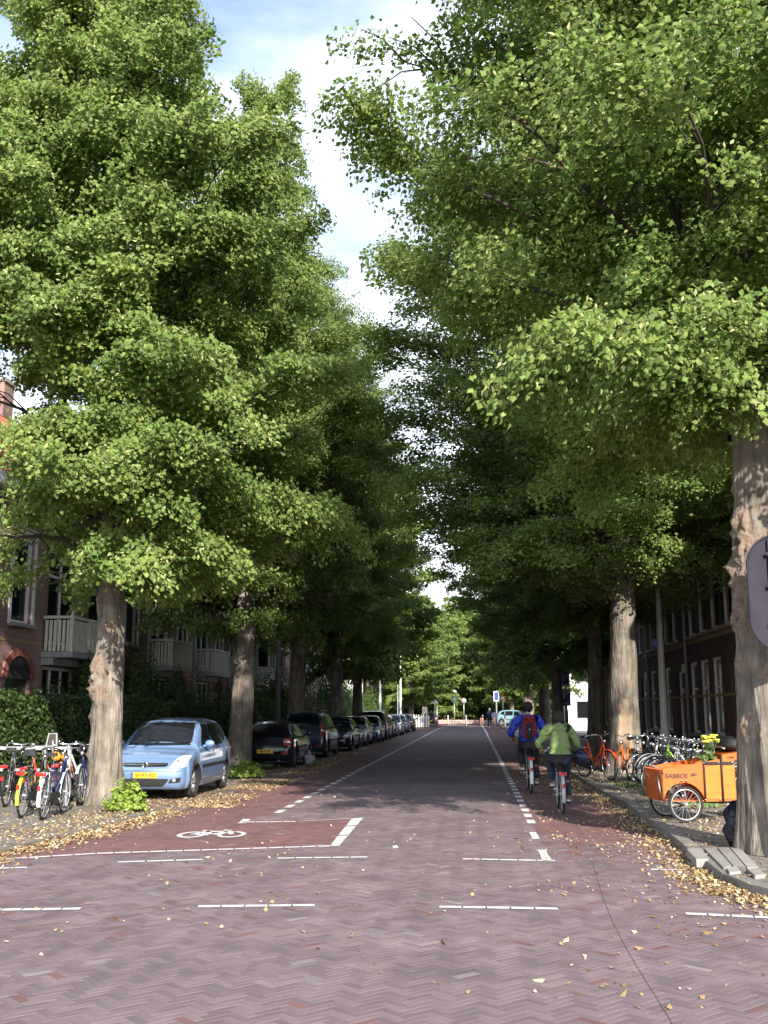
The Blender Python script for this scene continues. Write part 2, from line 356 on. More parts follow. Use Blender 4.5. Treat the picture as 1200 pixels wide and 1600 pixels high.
# the 300 stones that show largest, fully in view, are parts of the road
px_ok = np.abs((bX*math.cos(YAW)+bY*math.sin(YAW))/(bY*math.cos(YAW)-bX*math.sin(YAW))) < .345
cand = [i for i in near if px_ok[i] and bY[i] > 6.35][:300]
cs = set(cand)
def brick_mesh(m):
    b = MB(); L, w = bl-.004, bw-.004; h = .012; cc = .0012
    b.add([(-L/2, -w/2, -h), (L/2, -w/2, -h), (L/2, w/2, -h), (-L/2, w/2, -h), (-L/2, -w/2, -cc), (L/2, -w/2, -cc), (L/2, w/2, -cc), (-L/2, w/2, -cc),
           (-L/2+cc, -w/2+cc, 0), (L/2-cc, -w/2+cc, 0), (L/2-cc, w/2-cc, 0), (-L/2+cc, w/2-cc, 0)],
          [(0, 1, 5, 4), (1, 2, 6, 5), (2, 3, 7, 6), (3, 0, 4, 7), (4, 5, 9, 8), (5, 6, 10, 9), (6, 7, 11, 10), (7, 4, 8, 11), (8, 9, 10, 11)])
    return b.mesh('brick', m)
bm0, bm1 = brick_mesh(m_brick), brick_mesh(m_brickred)
for i in cand:
    o = link('brick', bm1 if red[i] else bm0, road_near, (bX[i], bY[i], random.uniform(-.001, .0005)), rz=ang[i]+random.uniform(-.012, .012))
    o.rotation_euler.x = random.uniform(-.008, .008); o.rotation_euler.y = random.uniform(-.006, .006)
rest = np.array([i for i in range(len(bX)) if i not in cs])
n = len(rest); L, w, cc = bl-.004, bw-.004, .0012
base = np.array([(-L/2, -w/2, -.012), (L/2, -w/2, -.012), (L/2, w/2, -.012), (-L/2, w/2, -.012), (-L/2+cc, -w/2+cc, 0), (L/2-cc, -w/2+cc, 0), (L/2-cc, w/2-cc, 0), (-L/2+cc, w/2-cc, 0)])
a = ang[rest]+rng.normal(0, .008, n); ca, sa = np.cos(a)[:, None], np.sin(a)[:, None]
V = np.empty((n, 8, 3)); tx = rng.normal(0, .004, n)[:, None]; ty = rng.normal(0, .002, n)[:, None]
V[:, :, 0] = bX[rest][:, None]+base[:, 0]*ca-base[:, 1]*sa; V[:, :, 1] = bY[rest][:, None]+base[:, 0]*sa+base[:, 1]*ca
V[:, :, 2] = base[:, 2]+base[:, 1]*tx+base[:, 0]*ty+rng.uniform(-.001, .0005, n)[:, None]
Fb = np.array([(4, 5, 6, 7), (0, 1, 5, 4), (1, 2, 6, 5), (2, 3, 7, 6), (3, 0, 4, 7)])
FF = (np.arange(n)[:, None, None]*8+Fb[None]).reshape(-1, 4)
me = fastmesh('brick_field', V.reshape(-1, 3), FF, [m_brick, m_brickred, m_brickpale], np.repeat(np.where(rng.random(len(rest)) < .010, 2, red[rest].astype(int)), 5))
link('brick_field', me, road_near, kind='stuff')
# --- painted lines: each block of paint a thin sheet a few mm above the stones
def quad_mark(pts, gap=.18, n=1, z=.0055, par=None):
    """pts: four picture corners, split along the first side into n blocks with joints"""
    A, B, C, D = [Vector(p[:2]) for p in pts]; b = MB()
    for i in range(n):
        t0, t1 = (i+gap*.04)/n, (i+1-gap*.04)/n; rows = 6
        vs = []
        for j in range(rows+1):
            t = t0+(t1-t0)*j/rows
            jx = random.uniform(-.004, .004); jy = random.uniform(-.004, .004)
            e, f = A.lerp(B, t), D.lerp(C, t); vs += [(e.x+jx, e.y+jy, z), (f.x-jx, f.y-jy, z)]
        b.add(vs, [(2*j, 2*j+2, 2*j+3, 2*j+1) for j in range(rows)])
    return b
def gline(a, c, w, n, name='road_marking'):
    a, c = Vector(G(*a)[:2]), Vector(G(*c)[:2]); d = (c-a).normalized(); nr = Vector((-d.y, d.x))*w/2
    b = quad_mark([a-nr, c-nr, c+nr, a+nr], 1, n); return b.build(name, m_wmark, kind='structure')
for a, c, w, n in [((-60, 1423), (127, 1420.5), .10, 6), ((308, 1417), (493, 1415), .10, 5), ((685, 1417.5), (873, 1420.5), .10, 5), ((1070, 1428), (1215, 1435), .10, 4),
                   ((-40, 1358), (43, 1356), .09, 3), ((182, 1347.5), (318, 1343.5), .10, 3), ((432, 1341.5), (575, 1339.5), .10, 5), ((722, 1342.5), (868, 1345.5), .10, 5), ((1016, 1359), (1072, 1359.5), .10, 2),
                   ((-30, 1345), (150, 1334), .10, 5), ((150, 1334), (520, 1322), .11, 14), ((378, 1285), (463, 1284), .12, 4), ((463, 1284), (552, 1279), .05, 1)]:
    gline(a, c, w, n)
def gq(pts, n=1):
    return quad_mark([G(*p) for p in pts], 1, n).build('road_marking', m_wmark, kind='structure')
gq([(515, 1323), (550, 1279), (568, 1277.5), (529, 1323)], 3)
gq([(371, 1287), (381, 1279.5), (392, 1280), (384, 1287)])
def dash(x, y0, y1, w=.13):
    b = quad_mark([(x-w/2, y0), (x-w/2, y1), (x+w/2, y1), (x+w/2, y0)], 1, 1); b.build('road_marking', m_wmark, kind='structure')
y = 13.95; i = 0
def lane_x(y, s): return s if y < 95 else s+((y-95)/36)**2*(1.1 if s < 0 else -.25)
y = G(415, 1268).y
while y < 70: dash(DL, y-.3, y+.32); y += 1.02
y = G(826, 1284).y
while y < 70: dash(DR, y-.3, y+.3); y += .98
for s in (DL, DR):
    b = MB(); ys = np.linspace(70, 131, 24)
    for y0, y1 in zip(ys[:-1], ys[1:]):
        b.add([(lane_x(y0, s)-.06, y0, .0085), (lane_x(y0, s)+.06, y0, .0085), (lane_x(y1, s)+.06, y1, .0085), (lane_x(y1, s)-.06, y1, .0085)], [(0, 1, 2, 3)])
    b.build('road_marking', m_wmark, kind='structure')
gq([(840, 1327.5), (848, 1346), (863, 1346), (851, 1327.5)])
gq([(826.5, 1300), (832.5, 1312), (844, 1312), (837, 1300)])
# painted bicycle symbol: two wheels and a frame, lying across the lane
def bike_symbol():
    c = G(333, 1303.5); b = MB(); z = .0065
    def rng_(cx, cy, r, w, n=26):
        vs = []
        for i in range(n+1):
            t = 2*math.pi*i/n
            for rr in (r-w, r): vs.append((cx+rr*math.cos(t), cy+rr*math.sin(t), z))
        b.add(vs, [(2*i, 2*i+1, 2*i+3, 2*i+2) for i in range(n)])
    def bar(p, q, w=.09):
        p, q = Vector(p), Vector(q); d = (q-p).normalized(); n = Vector((-d.y, d.x))*w/2
        b.add([(p.x-n.x, p.y-n.y, z+.001), (q.x-n.x, q.y-n.y, z+.001), (q.x+n.x, q.y+n.y, z+.001), (p.x+n.x, p.y+n.y, z+.001)], [(0, 1, 2, 3)])
    rng_(-.36, 0, .26, .085); rng_(.36, .03, .26, .085)
    for p, q in (((-.36, 0), (-.18, .26)), ((-.18, .26), (.2, .27)), ((-.36, 0), (0, -.02)), ((0, -.02), (-.2, .34)), ((0, -.02), (.2, .27)), ((.36, .03), (.18, .38)), ((-.28, .34), (-.12, .34)), ((.1, .4), (.24, .38))): bar(p, q)
    o = b.build('road_marking', m_wmark, None, (c.x, c.y-.1, 0), 'structure'); o.scale = (.78, 1.45, 1); o.rotation_euler.z = .06
bike_symbol()
gq([(612, 1322), (621, 1321), (623, 1325), (615, 1326)])

# ================================================================ TREES
m_bark = mat('linden_bark', (.10, .083, .066), .95, col2=(.25, .215, .18), nscale=9, bump=1., bscale=22, stretch=(1, 1, .14), detail=9, bdist=.06, mottle=.38)
m_bark2 = mat('far_bark', (.11, .09, .07), .95, col2=(.21, .18, .14), nscale=5, bump=.8, bscale=12, stretch=(1, 1, .2))
m_burl = mat('burl_bark', (.15, .095, .068), .95, col2=(.24, .195, .155), nscale=20, bump=1., bscale=30)
m_wood = mat('bare_wood', (.24, .175, .12), .85, col2=(.34, .26, .185), nscale=6, stretch=(1, 1, .15), bump=.5)
m_leaf = mat('linden_leaf', (.105, .172, .040), .55, col2=(.21, .275, .078), nscale=.7, trans=.35, island=.35, spec=.2)
m_bract = mat('pale_bract', (.42, .45, .20), .6, var=.1, trans=.4, island=.2)
m_twig = mat('twig_bark', (.05, .04, .03), .95)
def leaf_mesh(name, C, Nn, T, size, mats, mi):
    """C centres, Nn normals, T in-plane tips; each leaf a folded quad"""
    n = len(C); Nn = Nn/np.linalg.norm(Nn, axis=1)[:, None]; T = T-Nn*(T*Nn).sum(1)[:, None]; T /= np.linalg.norm(T, axis=1)[:, None]+1e-9
    B = np.cross(Nn, T); s = size[:, None]; wd = np.where(mi == 1, .22, .46)[:, None]; f = rng.uniform(.05, .2, (n, 1))
    V = np.empty((n, 4, 3)); V[:, 0] = C-T*s*.5; V[:, 1] = C+B*s*wd-T*s*.08-Nn*s*f; V[:, 2] = C+T*s*.55; V[:, 3] = C-B*s*wd-T*s*.08-Nn*s*f
    return fastmesh(name, V.reshape(-1, 3), np.arange(n*4).reshape(n, 4), mats, mi)
def make_crown(name, nleaf, z0=4.6, zt=20.5, Rm=4.6, seed=1, lsize=.125, prof=None, lean=(0, 0), nlimb=58, low_droop=True, carve=False):
    g = np.random.default_rng(seed); rd = random.Random(seed)
    prof = prof or [(0, .72), (.12, .95), (.3, 1.), (.55, .86), (.75, .62), (.9, .36), (1., .1)]
    def rad(u): return np.interp(u, [p[0] for p in prof], [p[1] for p in prof])*Rm
    b = MB(); sprays = []
    ph = rd.uniform(0, 6.28); hk = [(rd.uniform(0, 6.28), rd.uniform(.06, .14), rd.randint(2, 5)) for _ in range(3)]
    for i in range(nlimb):
        u = ((i+.5)/nlimb)**.92; az = ph+i*2.39996+rd.uniform(-.3, .3)
        lob = 1+sum(a*math.sin(k*az+p+u*5) for p, a, k in hk)
        ze = z0+(zt-z0)*u; Rr = rad(u)*lob*rd.uniform(.82, 1.1)
        zs = max(z0-.6+.0*u, ze-Rr*rd.uniform(.35, .8)) if u > .15 else z0-.3+rd.uniform(0, 1.2)
        droop = (.35-u)*1.2 if (low_droop and u < .35) else 0
        pts = []
        for k in range(7):
            t = k/6; x = Rr*t; z = zs+(ze-zs)*(t**.8)-droop*max(0, t-.5)*2
            wob = .18*math.sin(t*5+i)
            pts.append(Vector((x*math.cos(az)-wob*math.sin(az)+lean[0]*u, x*math.sin(az)+wob*math.cos(az)+lean[1]*u, z+.12*math.sin(t*7+i*2))))
        b.tube(pts, [max(.010, (.045*(1-u)+.022)*(1-t*.85)) for t in [k/6 for k in range(7)]], 5, cap=False)
        nsub = max(3, int(Rr*2.6))
        for s in range(nsub):
            t = .28+.72*(s+rd.random())/nsub; q = t*6; k = min(5, int(q)); p = pts[k].lerp(pts[k+1], q-k)
            d = (pts[k+1]-pts[k]).normalized(); side = rd.choice((-1, 1)); sa = rd.uniform(.3, 1.3)*side
            dd = Matrix.Rotation(sa, 3, 'Z') @ d; dd.z += rd.uniform(-.15, .45); dd.normalize()
            Ls = rd.uniform(.8, 1.75)*(1.15-.35*t)*min(1, .25+rad(u)/Rm)
            e = p+dd*Ls; e.z -= .15*Ls; mid = (p+e)/2+Vector((0, 0, .12*Ls))
            b.tube([p, mid, e], [.022, .014, .006], 3, cap=False)
            ns_ = max(2, int(Ls*4.2))
            for w in range(ns_):
                tt = .15+.85*(w+rd.random())/ns_; pp = p.lerp(mid, tt*2) if tt < .5 else mid.lerp(e, tt*2-1)
                d3 = Matrix.Rotation(rd.uniform(-1.2, 1.2), 3, 'Z') @ dd; sprays.append((pp.x, pp.y, pp.z, d3.x, d3.y, d3.z-.25+rd.uniform(-.35, .25)))
    for i in range(int(nlimb*.9)):                    # fill the top and the core with a few more sprays
        u = rd.random()**.6; az = rd.uniform(0, 6.28); r = rad(u)*rd.uniform(.1, .75)
        sprays.append((r*math.cos(az)+lean[0]*u, r*math.sin(az)+lean[1]*u, z0+(zt-z0)*u, math.cos(az), math.sin(az), .1))
    for i in range(int(nlimb*7)):                    # leafy shoots close round the stem hide the forks
        u = rd.random()**1.5*.75; az = rd.uniform(0, 6.28); r = rd.uniform(.25, 1.9)*min(1, .3+rad(u)/Rm)
        sprays.append((r*math.cos(az)+lean[0]*u, r*math.sin(az)+lean[1]*u, z0-.25+(zt-z0)*u, math.cos(az+rd.uniform(-1, 1)), math.sin(az+rd.uniform(-1, 1)), rd.uniform(-.6, .1)))
    if carve:                                         # thin side towards the houses: open low down and in one gap
        sprays = [q for q in sprays if not ((q[0] < -1.1 and 5.6 < q[2] < 8.3 and rd.random() < .95) or (q[0] < .1 and q[2] < 5.2+max(0, -q[0])*.12 and rd.random() < .93))]
    sprays = [q for q in sprays if noise.noise(Vector((q[0]*.55, q[1]*.55, q[2]*.7+seed))) > -.26 or rd.random() < .25]
    sp_ = np.array(sprays); n = len(sp_); per = max(4, nleaf//n); tot = n*per
    idx = np.repeat(np.arange(n), per); D = sp_[idx, 3:6]; D /= np.linalg.norm(D, axis=1)[:, None]
    Sd = np.cross(D, [0, 0, 1]); Sd /= np.linalg.norm(Sd, axis=1)[:, None]+1e-9; Up = np.cross(Sd, D)
    u1 = g.random(tot)*.85; w1 = g.normal(0, 1, tot)*.15*(1-.4*u1); h1 = g.normal(0, .11, tot)-u1*u1*.22
    C = sp_[idx, :3]+D*u1[:, None]+Sd*w1[:, None]*1.2+Up*h1[:, None]
    ax = np.stack([C[:, 0]-lean[0]*.5, C[:, 1]-lean[1]*.5, np.zeros(tot)], 1); ax /= np.linalg.norm(ax, axis=1)[:, None]+1e-9
    NN = Up*.42+ax*.6+g.normal(0, .5, (tot, 3)); T = D+g.normal(0, .5, (tot, 3))+np.array([0, 0, -.5])
    mi = (g.random(tot) < .11).astype(int); size = lsize*g.uniform(.7, 1.25, tot)
    me = leaf_mesh(name, C, NN, T, size, [m_leaf, m_bract], mi)
    return me, b.mesh('branches', m_twig)
def trunk_mesh(h, r0, seed, burls=(), lean=(0, 0), flare=1.25, nseg=46, ns=30, scar=False, top=.32, m=None):
    if scar: ns, nseg = 80, 90
    if len(burls) > 2: ns, nseg = 110, 190
    rd = random.Random(seed); V = []; off = rd.uniform(0, 50); mi = []
    zs = [h*(i/nseg)**1.15 for i in range(nseg+1)]
    fis = len(burls) > 2 or scar
    for z in zs:
        t = z/h; r = r0*(1-(1-top)*t**.9)*(1+(flare-1)*math.exp(-z/.35))
        cx, cy = lean[0]*t+.07*math.sin(z*.5+off), lean[1]*t+.06*math.sin(z*.37+off*2)
        for j in range(ns):
            w = 2*math.pi*j/ns
            rr = r*(1+.06*noise.noise(Vector((math.cos(w)*1.5, math.sin(w)*1.5, z*.6+off)))+.09*math.sin(5*w+off)*math.exp(-z/.45)+.035*noise.noise(Vector((math.cos(w)*6, math.sin(w)*6, z*1.5+off))))
            if fis: rr += .016*noise.noise(Vector((math.cos(w)*16, math.sin(w)*16, z*1.1+off)))+.008*noise.noise(Vector((math.cos(w)*34, math.sin(w)*34, z*3+off)))
            for (ba, bz, bs) in burls:
                dz = z-bz
                if abs(dz) > bs*2.2: continue
                aw = math.atan2(math.sin(w-ba), math.cos(w-ba))*r; e = math.exp(-((aw/(bs*.95))**2+(dz/(bs*1.1))**2))
                if e > .04:
                    pp = Vector((math.cos(w)*r*13, math.sin(w)*r*13, z*13))
                    rr += bs*e*(.38+.5*max(-.3, noise.noise(pp)))+.25*bs*e*noise.noise(pp*2.3)
            if scar and z < 2.0:                     # a long oval wound with a rolled rim
                aw = math.atan2(math.sin(w-scar), math.cos(w-scar)); e = (aw/.48)**2+((z-.95)/1.05)**2
                if e < 1: rr -= .05*(1-e)**.5
                elif e < 1.5: rr += .025
            V.append((cx+rr*math.cos(w), cy+rr*math.sin(w), z))
    Fs = []; 
    for i in range(nseg):
        for j in range(ns):
            Fs.append((i*ns+j, i*ns+(j+1) % ns, (i+1)*ns+(j+1) % ns, (i+1)*ns+j))
            w = 2*math.pi*(j+.5)/ns; z = (zs[i]+zs[i+1])/2; q = 0
            if scar and z < 2:
                aw = math.atan2(math.sin(w-scar), math.cos(w-scar)); q = 1 if (aw/.48)**2+((z-.95)/1.05)**2 < .95 else 0
            for (ba, bz, bs) in burls:
                aw = math.atan2(math.sin(w-ba), math.cos(w-ba))*r0*.85
                if (aw/(bs*.85))**2+((z-bz)/bs)**2 < .8+.9*noise.noise(Vector((w*5, z*7, 1.))): q = 2
            mi.append(q)
    return fastmesh('trunk', np.array(V), np.array(Fs), [m or m_bark, m_wood, m_burl], mi, smooth=True)
def add_burls(tree, r0, h, spec, seed, lean=(0, 0)):
    rd = random.Random(seed)
    for (az, z, s) in spec:
        s *= .8; t = z/h; r = r0*(1-.68*t**.9)*(1+.25*math.exp(-z/.35)); b = MB(); c0 = Vector((math.cos(az)*r*.93+lean[0]*t, math.sin(az)*r*.93+lean[1]*t, z))
        for k in range(7):
            c = c0+Vector((rd.gauss(0, s*.34), rd.gauss(0, s*.34), rd.gauss(0, s*.5)))
            rr = s*rd.uniform(.3, .55); q = Vector((c.x, c.y, 0))-Vector((lean[0]*t, lean[1]*t, 0))
            if q.length > r: q = q.normalized()*r*.99
            b.ball((q.x+lean[0]*t, q.y+lean[1]*t, c.z), rr, 9, 7, jit=.5)
        b.build('burl', m_burl, tree, kind='stuff')
def bush_leaves(name, n, c, r, size=.08, m=None, seed=0, up=.6):
    g = np.random.default_rng(seed); th = g.uniform(0, 6.28, n); u = g.uniform(-.2, 1, n); q = g.uniform(.55, 1, n)**.6
    lob = 1+.18*np.sin(3*th+seed)+.12*np.sin(7*th+u*6)
    d = np.stack([np.cos(th)*np.sqrt(np.clip(1-u*u, 0, 1)), np.sin(th)*np.sqrt(np.clip(1-u*u, 0, 1)), np.abs(u)], 1)
    C = np.array(c)+d*np.array(r)*(q*lob)[:, None]; NN = d+g.normal(0, .5, (n, 3))+np.array([0, 0, up])
    return leaf_mesh(name, C, NN, g.normal(0, 1, (n, 3)), size*g.uniform(.6, 1.3, n), [m or m_leaf], np.zeros(n, int))
crowns = {}
crowns['A'] = make_crown('crown', 440000, 4.4, 21., 4.1, 11, .088, nlimb=96, prof=[(0, .8), (.12, 1.), (.3, .98), (.42, .8), (.52, .56), (.64, .40), (.78, .30), (.9, .22), (1., .08)], lean=(-1.3, 0), carve=True)
crowns['B'] = crowns['A']
crowns['C'] = make_crown('crown', 500000, 5.6, 20.5, 4.3, 37, .073, nlimb=100, prof=[(0, .8), (.1, .98), (.3, 1.), (.5, .95), (.7, .75), (.88, .45), (1., .12)])
crowns['D'] = make_crown('crown', 80000, 4.0, 19.5, 4.4, 51, .2, nlimb=64)
crowns['E'] = make_crown('crown', 60000, 1.6, 17.5, 6.0, 63, .30, nlimb=60)
def tree(loc, ck, label, group, h=14., r=.34, rz=0., sc=(1, 1, 1), seed=1, scar=False, burls=(), flare=1.25, lean=(0, 0), m=None):
    t = thing('linden_tree', (loc[0], loc[1], loc[2] if len(loc) > 2 else .06), label, 'tree', group)
    link('trunk', trunk_mesh(h, r, seed, scar=scar, flare=flare, lean=lean, m=m, burls=burls), t)
    c, br = crowns[ck]
    for nm, me in (('crown', c), ('branches', br)):
        o = link(nm, me, t, kind='stuff'); o.rotation_euler.z = rz; o.scale = sc
    return t
gL, gR, gF = 'lindens along the left of the street', 'lindens along the right of the street', 'trees beyond the junction'
pi = math.pi
cam_az = -pi/2                                       # trunks face the camera on this side
t1 = G(168, 1256, .07)
tree((t1.x, t1.y, .07), 'A', 'pale linden with knobbly burled trunk between the bicycle rack and the light blue car', gL, lean=(-.6, 0), sc=(1, .88, 1),  r=.295, rz=0., seed=3, flare=1.35,
     burls=[(cam_az-.5, 4.6, .12), (cam_az+.9, 4.3, .14), (cam_az+.1, 3.95, .2), (cam_az-1.2, 3.65, .13), (cam_az+.2, 3.15, .17), (cam_az-.6, 2.45, .2), (cam_az-1.1, 2.1, .22), (cam_az-.2, 2.0, .18), (cam_az-1.5, 1.55, .13), (cam_az-1.5, .95, .15), (cam_az-1.7, .7, .1), (cam_az+.3, 5.1, .15)])
tree((-6.9, 31.2, .07), 'B', 'linden trunk rising between the light blue car and the black hatchback', gL, r=.36, rz=2.1, seed=5, sc=(1.0, .9, 1.0), lean=(.1, 0), burls=[(cam_az-1, .5, .12)])
tree((-6.55, 39.3, .07), 'C', 'smooth grey linden trunk between the black hatchback and the dark blue minivan', gL, r=.36, rz=4.0, seed=8, sc=(.92, .92, .95))
tree((-6.8, 52.6, .07), 'C', 'shaded linden trunk beside the silver hatchback, fourth along the left row', gL, r=.34, rz=5.0, seed=9, sc=(.98, .9, .92))
tree((-6.8, 62.6, .07), 'D', 'mossy linden trunk behind the silver hatchback, fifth along the left row', gL, r=.33, rz=1.0, seed=10, sc=(1.0, 1.0, 1.0))
r1 = G(1208, 1330, .11)
tree((r1.x, r1.y, .11), 'C', 'large furrowed linden at the right corner with sprouting burls behind the round-cornered sign', gR, r=.34, rz=1.2, seed=14, flare=1.15,
     burls=[(cam_az-.9, 1.45, .16), (cam_az-1.2, 2.75, .2), (cam_az-.6, 2.6, .17), (cam_az-.8, 3.1, .22), (cam_az-1.3, 3.4, .2), (cam_az-1.0, 3.9, .2), (cam_az-.5, 3.6, .2), (cam_az-1.5, 4.4, .1), (cam_az+.2, 2.95, .2), (cam_az+.6, 4.1, .15), (cam_az-.7, 5.9, .1), (cam_az-1.35, 2.2, .13), (cam_az-.2, 2.1, .12)])
r2 = G(983, 1207, .11)
tree((r2.x, r2.y, .11), 'C', 'linden with a long open oval wound at its foot beside the orange bicycles', gR, r=.43, rz=3.3, seed=15, scar=cam_az-.05, sc=(1.38, 1.15, 1.0), flare=1.25)
tree((4.55, 41., .11), 'C', 'grey linden trunk just left of the orange bicycles, third in the right row', gR, r=.36, rz=5.3, seed=16, sc=(1.08, 1.1, .95))
tree((4.28, 57., .11), 'B', 'half-shaded linden trunk behind the green jacketed cyclist', gR, r=.34, rz=.3, seed=17, sc=(1.12, 1.2, .98))
tree((4.45, 69., .11), 'D', 'pale sunlit linden trunk left of the parking sign pole', gR, r=.42, rz=2.5, seed=18, sc=(1., 1., .95))
tree((4.4, 88., .11), 'D', 'distant sunlit linden trunk behind the blue jacketed cyclist', gR, r=.45, rz=4.5, seed=19, sc=(1., 1., .95))
# far trees, junction and park
far = [(-6.7, 112, .85, 'slim trunk left of centre behind the white fence'), (-5.9, 124, .9, 'right one of the paired trunks behind the white fence'), (-3.9, 140, .95, 'twisted pale trunk behind the triangular sign'), (-12, 131, 1., 'tree above the far end of the white fence'),
       (-18, 118, .95, 'leftmost far tree over the brick houses'), (4.5, 134, 1., 'tree beyond the red triangular sign'), (11, 140, 1.05, 'tree behind the pale turquoise parked car'), (0, 152, 1.1, 'tree at the end of the street axis'), (-9, 155, 1.15, 'tall park tree left of the axis'),
       (7, 158, 1.15, 'tall park tree right of the axis'), (-17, 150, 1.15, 'park tree behind the fence corner'), (17, 150, 1.1, 'park tree at the right edge of the park'), (9, 108, .95, 'tree over the right pavement near the white building'), (-3, 172, 1.3, 'rear park tree, left of the pair on the axis'), (3, 172, 1.3, 'rear park tree, right of the pair on the axis'),
       (-13, 176, 1.3, 'rear park tree far left'), (14, 176, 1.3, 'rear park tree far right')]
for i, (x, y, s, lab) in enumerate(far):
    ck = 'E' if y > 135 else 'D'
    tree((x, y, -.05), ck, lab, gF, r=.4*s, rz=i*1.7, seed=30+i, sc=(s, s, s*.86), m=m_bark2)

# dark tarry seam that wanders across the paving on the right
b = MB(); sm_ = [G(*p) for p in ((925, 1345), (935, 1380), (945, 1410), (957, 1440), (975, 1475), (995, 1510), (1020, 1550), (1045, 1590), (1070, 1640))]
for a_, c_ in zip(sm_[:-1], sm_[1:]):
    d_ = Vector((c_.x-a_.x, c_.y-a_.y)).normalized(); n_ = Vector((-d_.y, d_.x))*.0022
    b.add([(a_.x-n_.x, a_.y-n_.y, .0030), (c_.x-n_.x, c_.y-n_.y, .0030), (c_.x+n_.x, c_.y+n_.y, .0030), (a_.x+n_.x, a_.y+n_.y, .0030)], [(0, 1, 2, 3)])
b.build('paving_seam', mat('tar', (.09, .07, .075), .8), kind='structure')
# ================================================================ BUILDINGS
m_brownbrick = brick_mat('brown_brick_wall', (.22, .12, .105), (.29, .165, .14), (.23, .20, .18), bump=.4, stain=.3)
m_pinkbrick = brick_mat('rose_brick_wall', (.38, .19, .155), (.45, .25, .20), (.42, .36, .31), bump=.4, stain=.2)
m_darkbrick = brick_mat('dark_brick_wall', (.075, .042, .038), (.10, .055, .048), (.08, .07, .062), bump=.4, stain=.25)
m_band = mat('yellow_brick_band', (.30, .21, .10), .85, var=.2, nscale=12)
m_arch = mat('red_arch_brick', (.24, .09, .06), .85, var=.25, island=.2)
m_tile = mat('red_roof_tile', (.52, .11, .045), .75, col2=(.62, .18, .08), nscale=3, island=.15)
m_slate = mat('dark_roof_tile', (.05, .045, .045), .7, island=.2)
m_zinc = mat('zinc_pipe', (.33, .38, .45), .5, metal=.2, nscale=5)
m_stone = mat('grey_stone_sill', (.28, .26, .25), .8, nscale=8)
m_blind = mat('pale_curtain', (.42, .40, .38), .9, nscale=3, stretch=(8, 8, .3))
m_dark = mat('recess_shade', (.012, .011, .012), .9)
m_grnpaint = mat('dark_green_paint', (.02, .045, .03), .35)
m_greypaint = mat('grey_paint', (.33, .33, .33), .55)  # one even grey for cornices, balcony floors and small fittings
def wall_holes(W_, Hh, holes, depth=.16, thick=.3, ysub=()):
    """facade in the y,z plane, facing +x, with rectangular openings and their reveals"""
    b = MB(); ys = sorted({0., W_, *[h[0] for h in holes], *[h[1] for h in holes]}); zs = sorted({0., Hh, *[h[2] for h in holes], *[h[3] for h in holes]})
    for i in range(len(ys)-1):
        for j in range(len(zs)-1):
            yc, zc = (ys[i]+ys[i+1])/2, (zs[j]+zs[j+1])/2
            if any(h[0] < yc < h[1] and h[2] < zc < h[3] for h in holes): continue
            b.add([(0, ys[i], zs[j]), (0, ys[i+1], zs[j]), (0, ys[i+1], zs[j+1]), (0, ys[i], zs[j+1])], [(0, 1, 2, 3)])
    for y0, y1, z0, z1 in [h[:4] for h in holes]:
        q = [(y0, z0), (y1, z0), (y1, z1), (y0, z1)]
        for k in range(4):
            (a, c), (d, e) = q[k], q[(k+1) % 4]; b.add([(0, a, c), (0, d, e), (-depth, d, e), (-depth, a, c)], [(0, 3, 2, 1)])
    return b
def window(par, y0, y1, z0, z1, mf, deep=.16, style=0, sill=True, ms=None, blind=False):
    w, h = y1-y0, z1-z0; fr = .085; x = -deep+.07
    b = MB()
    def bar(a, c, e, g, t=.05, xx=0): b.bx((x-t+xx, a, e), (x+xx, c, g))
    bar(y0, y0+fr, z0, z1, .09); bar(y1-fr, y1, z0, z1, .09); bar(y0+fr, y1-fr, z1-fr, z1, .09); bar(y0+fr, y1-fr, z0, z0+fr, .09)
    if style == 0:
        zt = z0+h*.62; bar(y0+fr, y1-fr, zt-.035, zt+.035, .06, -.01)
    if style == 1:
        zt = z0+h*.72; bar(y0+fr, y1-fr, zt-.04, zt+.04, .06, -.01); ym = (y0+y1)/2; bar(ym-.045, ym+.045, z0+fr, zt-.04, .06, -.01); bar(ym-.03, ym+.03, zt+.04, z1-fr, .06, -.01)
    if style == 2:
        for k in (1, 2): ym = y0+w*k/3; bar(ym-.035, ym+.035, z0+fr, z1-fr, .06, -.01)
    wo_ = b.build('window', mf, par)
    g = MB(); g.bx((x-.075, y0+fr*.5, z0+fr*.5), (x-.062, y1-fr*.5, z1-fr*.5)); g.build('pane', m_glass, wo_)
    if blind:
        g = MB(); n = 8
        for k in range(n): g.bx((x-.061, y0+fr+(w-2*fr)*k/n, z0+h*.6), (x-.058-.004*(k % 2), y0+fr+(w-2*fr)*(k+1)/n, z1-fr)); 
        g.build('curtain', m_blind, wo_)
    if sill:
        g = MB(); g.box(((-deep+.14)/2+.03, (y0+y1)/2, z0-.05), (deep+.12, w+.16, .09)); g.build('sill', ms or m_stone, wo_)
    return wo_
def roof_mesh(W_, z0, z1, d, mt, cols=22, rows=14):
    """pantiles: rolls across, steps down the slope; rises away from the street"""
    b = MB(); V = []
    for j in range(rows+1):
        for s in (0, 1):
            t = (j+s*.999)/rows
            if t > 1: continue
            for i in range(cols*3+1):
                y = W_*i/(cols*3); ph = (i % 3)/3*2*math.pi; lift = .03*math.cos(ph)+(.035*(1-s))
                V.append((-d*t+.02, y, z0+(z1-z0)*t+lift))
    n = cols*3+1; k = len(V)//n
    b.add(V, [(j*n+i, j*n+i+1, (j+1)*n+i+1, (j+1)*n+i) for j in range(k-1) for i in range(n-1)])
    return b
